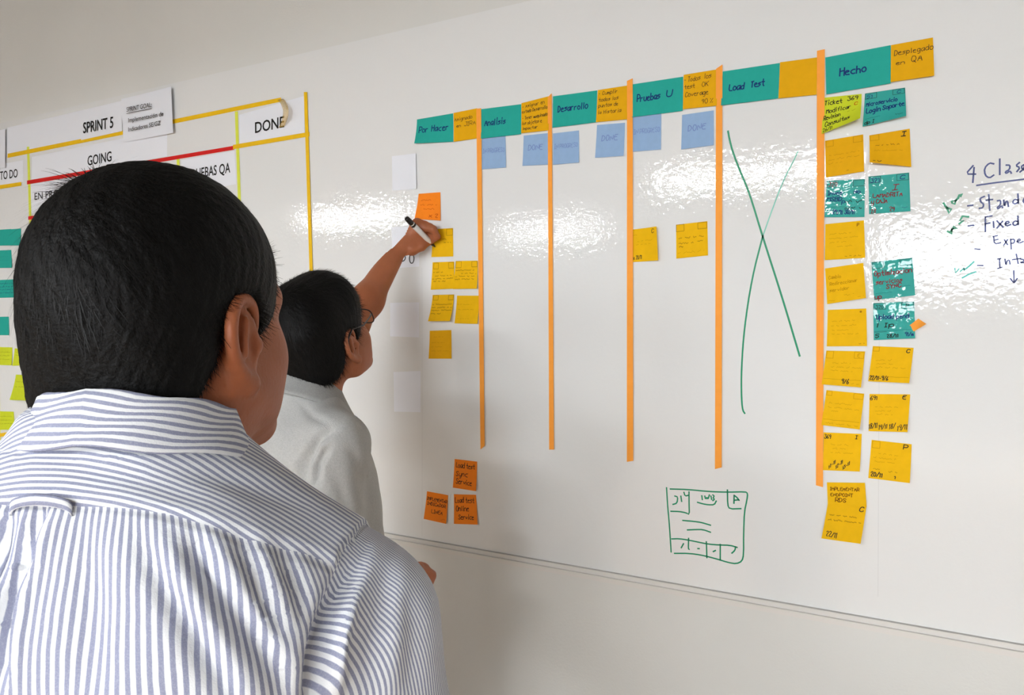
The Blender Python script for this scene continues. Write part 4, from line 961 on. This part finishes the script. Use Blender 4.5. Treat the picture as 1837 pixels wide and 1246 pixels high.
rr_ = np.where(V[:, 2] > 1.33, np.hypot(ax_ - .14, V[:, 2] - 1.33), ax_ - .14) - .06
c_sl = .080 * np.arctan2(V[:, 1] + .012, rr_)
c_bd = .185 * np.arctan2(V[:, 0] / .20, -(V[:, 1] - .02) / .15)
c_yk = V[:, 2] * .9 + V[:, 1] * .75 + .058 * (ax_ / .17) ** 2.0
disp += .0022 * np.clip(sd_yk / .003, 0, 1) * (sd_sl < 0) + .0022 * np.clip(-sd_sl / .003, 0, 1) * (np.abs(V[:, 2] - 1.3) < .2)
V = V + N * disp[:, None]
shirt1 = fastmesh('shirt', V, F, M['stripe'], man1, True, dict(sd_yoke=sd_yk, sd_sleeve=sd_sl, c_body=c_bd, c_yoke=c_yk, c_sleeve=c_sl))
shirt1['label'] = 'long-sleeved shirt with grey-blue and white stripes'
collar(shirt1, (.013, -.016, 1.502), rot(0, -8, 0), (.060, .062), .018, .036, .012, M['stripe1'])
# locker loop under the yoke seam
k_ = np.argmin(np.abs(V[:, 0]) + np.abs(V[:, 2] - 1.470) + (V[:, 1] > 0) * 9); lp = V[k_]
pts = [lp + np.array([.021 * math.cos(a), -.004 - .003 * math.sin(a), .007 * math.sin(a)]) for a in np.linspace(PI * 1.02, -PI * .02, 13)]
Vl = []; A_ = []
for p in pts:
    Vl += [p + np.array([0, 0, .0035]), p + np.array([0, -.001, -.0035])]; A_ += [0.0, .0065]
o = fastmesh('locker_loop', np.array(Vl), np.array([[2 * i, 2 * i + 1, 2 * i + 3, 2 * i + 2] for i in range(12)]), M['stripe1'], shirt1, True, dict(stripe=np.array(A_)))
md = o.modifiers.new('thickness', 'SOLIDIFY'); md.thickness = .0015
legs_and_shoes(man1, .87, M['khaki'], .092, .155, .108)

# ------------------------------------------------------------------ the farther man, writing
YAW2 = -27.0
H2 = unp(581, 617, 1.65)
R2 = np.array(Matrix.Rotation(math.radians(YAW2), 3, 'Z'))
B2 = H2 - R2 @ np.array([0, .03, 0]); B2[2] = 0
def to2(p): return R2.T @ (np.array(p) - B2)
man2 = empty('person', B2, math.radians(YAW2))
tag(man2, 'man in a light grey polo shirt and glasses, writing on the board with a marker', 'person')
hc2 = to2(H2); RH2 = rot(30, 29, 0); K2 = 1.01
W2 = lambda p: hc2 + RH2 @ (np.array(p) * K2)
# hand points: pixel plus distance from the board
PT = onwall(781, 443, YB - .002)                         # marker tip on the note
def hp(px, py, y): return to2(onwall(px, py, -y))
tip = to2(PT)
pend = hp(729, 391, .122)
wr = hp(716, 441, .075)
shL, shR = np.array([-.175, .035, 1.375]), np.array([.168, -.012, 1.338])
elb = to2(unp(632, 584, 1.98))
elR = shR + np.array([.03, -.04, -.28]); wrR = to2(unp(708, 1058, 1.58))
v = Vol(axis(-.34, .36, .008, [(min(wr[0], tip[0]) - .05, max(wr[0], tip[0]) + .06, .0035), (-.10, .11, .0032)]),
        axis(-.20, .62, .008, [(hc2[1] - .12, hc2[1] + .14, .0035), (tip[1] - .16, tip[1] + .02, .0035)]),
        axis(.03, 1.86, .009, [(.92, 1.10, .005), (1.40, 1.85, .0034)]))
head(v, hc2, RH2, K2)
v.cap(W2((0, -.02, -.02)), (0, -.012, 1.40), .053, .054, .03)
v.loft([(.84, .16, .115, 0), (1.0, .155, .11, 0), (1.12, .155, .11, 0), (1.24, .165, .108, -.01), (1.32, .155, .093, -.012), (1.37, .125, .078, -.015), (1.41, .07, .06, -.01), (1.43, .055, .055, -.01)], 0, .04)
v.chain([shL + np.array([.03, 0, -.02]), shL, elb * .5 + shL * .5, elb], [.05, .050, .043, .037], .03)
m1_ = elb + (wr - elb) * .3
v.chain([elb, m1_, wr], [.037, .039, .0265], .03)
v.chain([shR, elR * .55 + shR * .45, elR], [.05, .045, .038], .03); v.chain([elR, elR * .65 + wrR * .35, wrR], [.038, .039, .027], .03)
fd = (wrR - elR) / np.linalg.norm(wrR - elR); inn = np.array([-.8, .6, 0]); inn -= (inn @ fd) * fd; inn /= np.linalg.norm(inn); up_ = np.cross(fd, inn); up_ *= np.sign(up_[2])
for q in range(4):
    kn = wrR + fd * (.082 - .004 * q) + up_ * (.030 - .020 * q); v.cap(wrR + fd * .015 + up_ * (.015 - .01 * q), kn, .016, .0135, .015)
    v.chain([kn, kn + inn * .036 + fd * .008, kn + inn * .040 - fd * .022, kn + inn * .018 - fd * .026], [.0115, .010, .0095, .0085], .004)
v.chain([wrR + fd * .02 + up_ * .028, wrR + fd * .052 + up_ * .040 + inn * .012, wrR + fd * .078 + up_ * .034 + inn * .034], [.016, .0125, .010], .006)
for s in (-1, 1): v.chain([(s * .09, 0, .88), (s * .093, .015, .48), (s * .095, -.01, .09)], [.08, .055, .04], .04)
# writing hand: index on top of the marker, thumb under it, three fingers folded behind
lat = to2(PT + np.array([-.74, .30, .32])) - tip; lat /= np.linalg.norm(lat)
iM, iP, iD, iT = hp(750, 405, .052), hp(777, 411, .046), hp(784, 424, .032), hp(774, 433, .022)
v.chain([iM, iP, iD, iT], [.0125, .0108, .0094, .008], .004)
v.cap(wr, iM, .024, .015, .02)
for q, (o_, sh) in enumerate(((.019, .0), (.037, .004), (.052, .010))):
    a_ = iM + lat * o_ - (iM - wr) * sh * 2; p_ = iP + lat * o_ * .95 - (iP - iM) * .08 * q; d_ = iD + lat * o_ * .8 + np.array([0, 0, -.004 * q]); t_ = iT + lat * o_ * .6 + (wr - iT) * (.14 + .05 * q)
    v.cap(wr + lat * o_ * .55, a_, .019, .0145, .02); v.chain([a_, p_, d_, t_], [.0125, .0108, .0098, .0088], .004)
tM, tI, tT = hp(739, 447, .064), hp(756, 442, .048), hp(768, 435, .028)
v.cap(wr, tM, .024, .017, .02); v.chain([tM, tI, tT], [.0165, .0120, .0090], .006)
v.cap(hp(742, 430, .048), hp(752, 424, .042), .020, .016, .02)
V, F = v.mesh(); V = smooth_mesh(V, F, 1)
fastmesh('body', V, F, M['skin2'], man2)
hair('hair', hc2, RH2, K2,
     [((0, -.010, .047), (.089, .109, .102)), ((0, -.05, -.005), (.075, .064, .075)), ((0, -.058, -.035), (.064, .044, .05)), ((0, .040, .078), (.076, .062, .064)), ((0, -.04, .085), (.078, .07, .062))],
     [(.13, .2), (.108, .10), (.088, .062), (.060, .03), (.048, .0), (.040, -.022), (.022, -.012), (.017, .02), (.008, .037), (-.014, .040), (-.030, .026), (-.034, .0), (-.038, -.018), (-.052, -.030), (-.064, -.040), (-.2, -.046), (-.2, .25)],
     man2, .0032, 20000, (.010, .024), .34, tuft=(), crown=(0, -.05, .13))
# polo shirt
v = Vol(axis(-.36, .36, .006), axis(-.22, .34, .006), axis(.80, 1.52, .006))
v.loft([(.82, .182, .142, 0), (.95, .178, .136, 0), (1.1, .175, .132, 0), (1.22, .185, .130, -.008), (1.31, .172, .112, -.012), (1.365, .130, .090, -.016), (1.40, .084, .074, -.014), (1.43, .056, .060, -.012)], 0, .04)
for s, sh in ((-1, shL), (1, shR)): v.cap((s * .05, -.015, 1.375), sh, .045, .054, .05)
v.ell((.08, -.08, 1.27), (.065, .05, .085), None, .05)
v.chain([shL, shL + (elb - shL) * .62], [.062, .058], .035)
v.chain([shR + np.array([.004, 0, -.01]), shR + (elR - shR) * .72], [.062, .062], .035)
V, F = v.mesh(); V = smooth_mesh(V, F, 3); N = normals(V, F)
Vw = V @ R2.T + B2; Nw = N @ R2.T; pj = project(Vw); facing = np.einsum('ij,ij->i', Nw, CAM - Vw) > 0
disp = np.zeros(len(V))
for pl, wd, ht, sd_ in (
    ([(606, 768), (570, 790), (548, 830), (545, 880)], 7, -.012, .7), ([(592, 800), (572, 830), (568, 870)], 6, -.010, .5), ([(555, 785), (532, 830), (528, 880)], 8, .006, 0),
    ([(630, 800), (655, 850), (660, 910)], 9, -.005, .3), ([(640, 730), (660, 780), (668, 830)], 6, -.004, .4), ([(500, 700), (480, 760), (470, 840)], 10, -.004, .2), ([(540, 720), (560, 745), (600, 765)], 5, -.003, .4), ([(600, 840), (620, 900), (640, 960)], 10, -.004, .2)):
    disp += px_fold(pl, wd * 1.3, ht * 1.4, sd_)
disp += .0016 * np.sin(V[:, 0] * 48 + V[:, 2] * 40) * np.sin(V[:, 2] * 36 - V[:, 1] * 30)
V = V + N * disp[:, None]
polo = fastmesh('polo_shirt', V, F, M['polo'], man2); polo['label'] = 'light grey heathered polo shirt'
collar(polo, (0, -.012, 1.428), rot(0, -12, 0), (.060, .062), .022, .044, .026, M['polo_rib'], .3, .04)
legs_and_shoes(man2, .85, M['denim'], .088, .150, .104)

# eyeglasses on the farther man's face
gl = empty('eyeglasses', B2, math.radians(YAW2)); tag(gl, 'thin dark-rimmed eyeglasses worn by the man who is writing', 'glasses')
for s in (-1, 1):
    rim = [];  n = 28
    for k in range(n):
        a = 2 * PI * k / n; cx_ = math.copysign(abs(math.cos(a)) ** .6, math.cos(a)); sy_ = math.copysign(abs(math.sin(a)) ** .6, math.sin(a))
        x_ = .0265 * cx_; rim.append(W2((s * .034 + x_, .107 - .10 * abs(s * .034 + x_) ** 1.5, .006 + .017 * sy_)))
    MB().tube(rim + [rim[0], rim[1]], .0013, 8).build('rim', M['black'], gl, True)
    meshobj('lens', rim, [list(range(n))], M['glass'], gl)
    MB().tube([W2((s * .061, .101, .014)), W2((s * .068, .09, .015)), W2((s * .082, .045, .020)), W2((s * .084, .005, .034)), W2((s * .086, -.018, .024)), W2((s * .086, -.030, .0))], [.0018, .0018, .0018, .0018, .002, .002], 8).build('temple', M['black'], gl, True)
MB().tube([W2((-.009, .107, .012)), W2((0, .111, .014)), W2((.009, .107, .012))], .0013, 8).build('bridge', M['black'], gl, True)

# the marker in his hand
mk = empty('marker_pen', PT); tag(mk, 'white marker pen with a black end held against a yellow note', 'pen')
d_ = R2 @ (pend - tip); Lp = np.linalg.norm(d_); d_ /= Lp
seg = lambda a, b_, ra, rb, nm, mm: MB().tube([d_ * a, d_ * (a + (b_ - a) * .06), d_ * (a + (b_ - a) * .94), d_ * b_], [ra * .85, ra, rb, rb * .85], 14).build(nm, M[mm], mk, True)
MB().tube([d_ * 0, d_ * .006], [.0008, .0025], 10).build('tip', M['black'], mk, True)
seg(.006, .022, .003, .0058, 'nib_holder', 'black'); seg(.022, Lp - .034, .0072, .0075, 'barrel', 'white')
seg(Lp - .034, Lp - .028, .0077, .0077, 'barrel_band', 'black'); seg(Lp - .028, Lp - .025, .0070, .0070, 'barrel_ring', 'white'); seg(Lp - .025, Lp, .0078, .0066, 'end_plug', 'black')
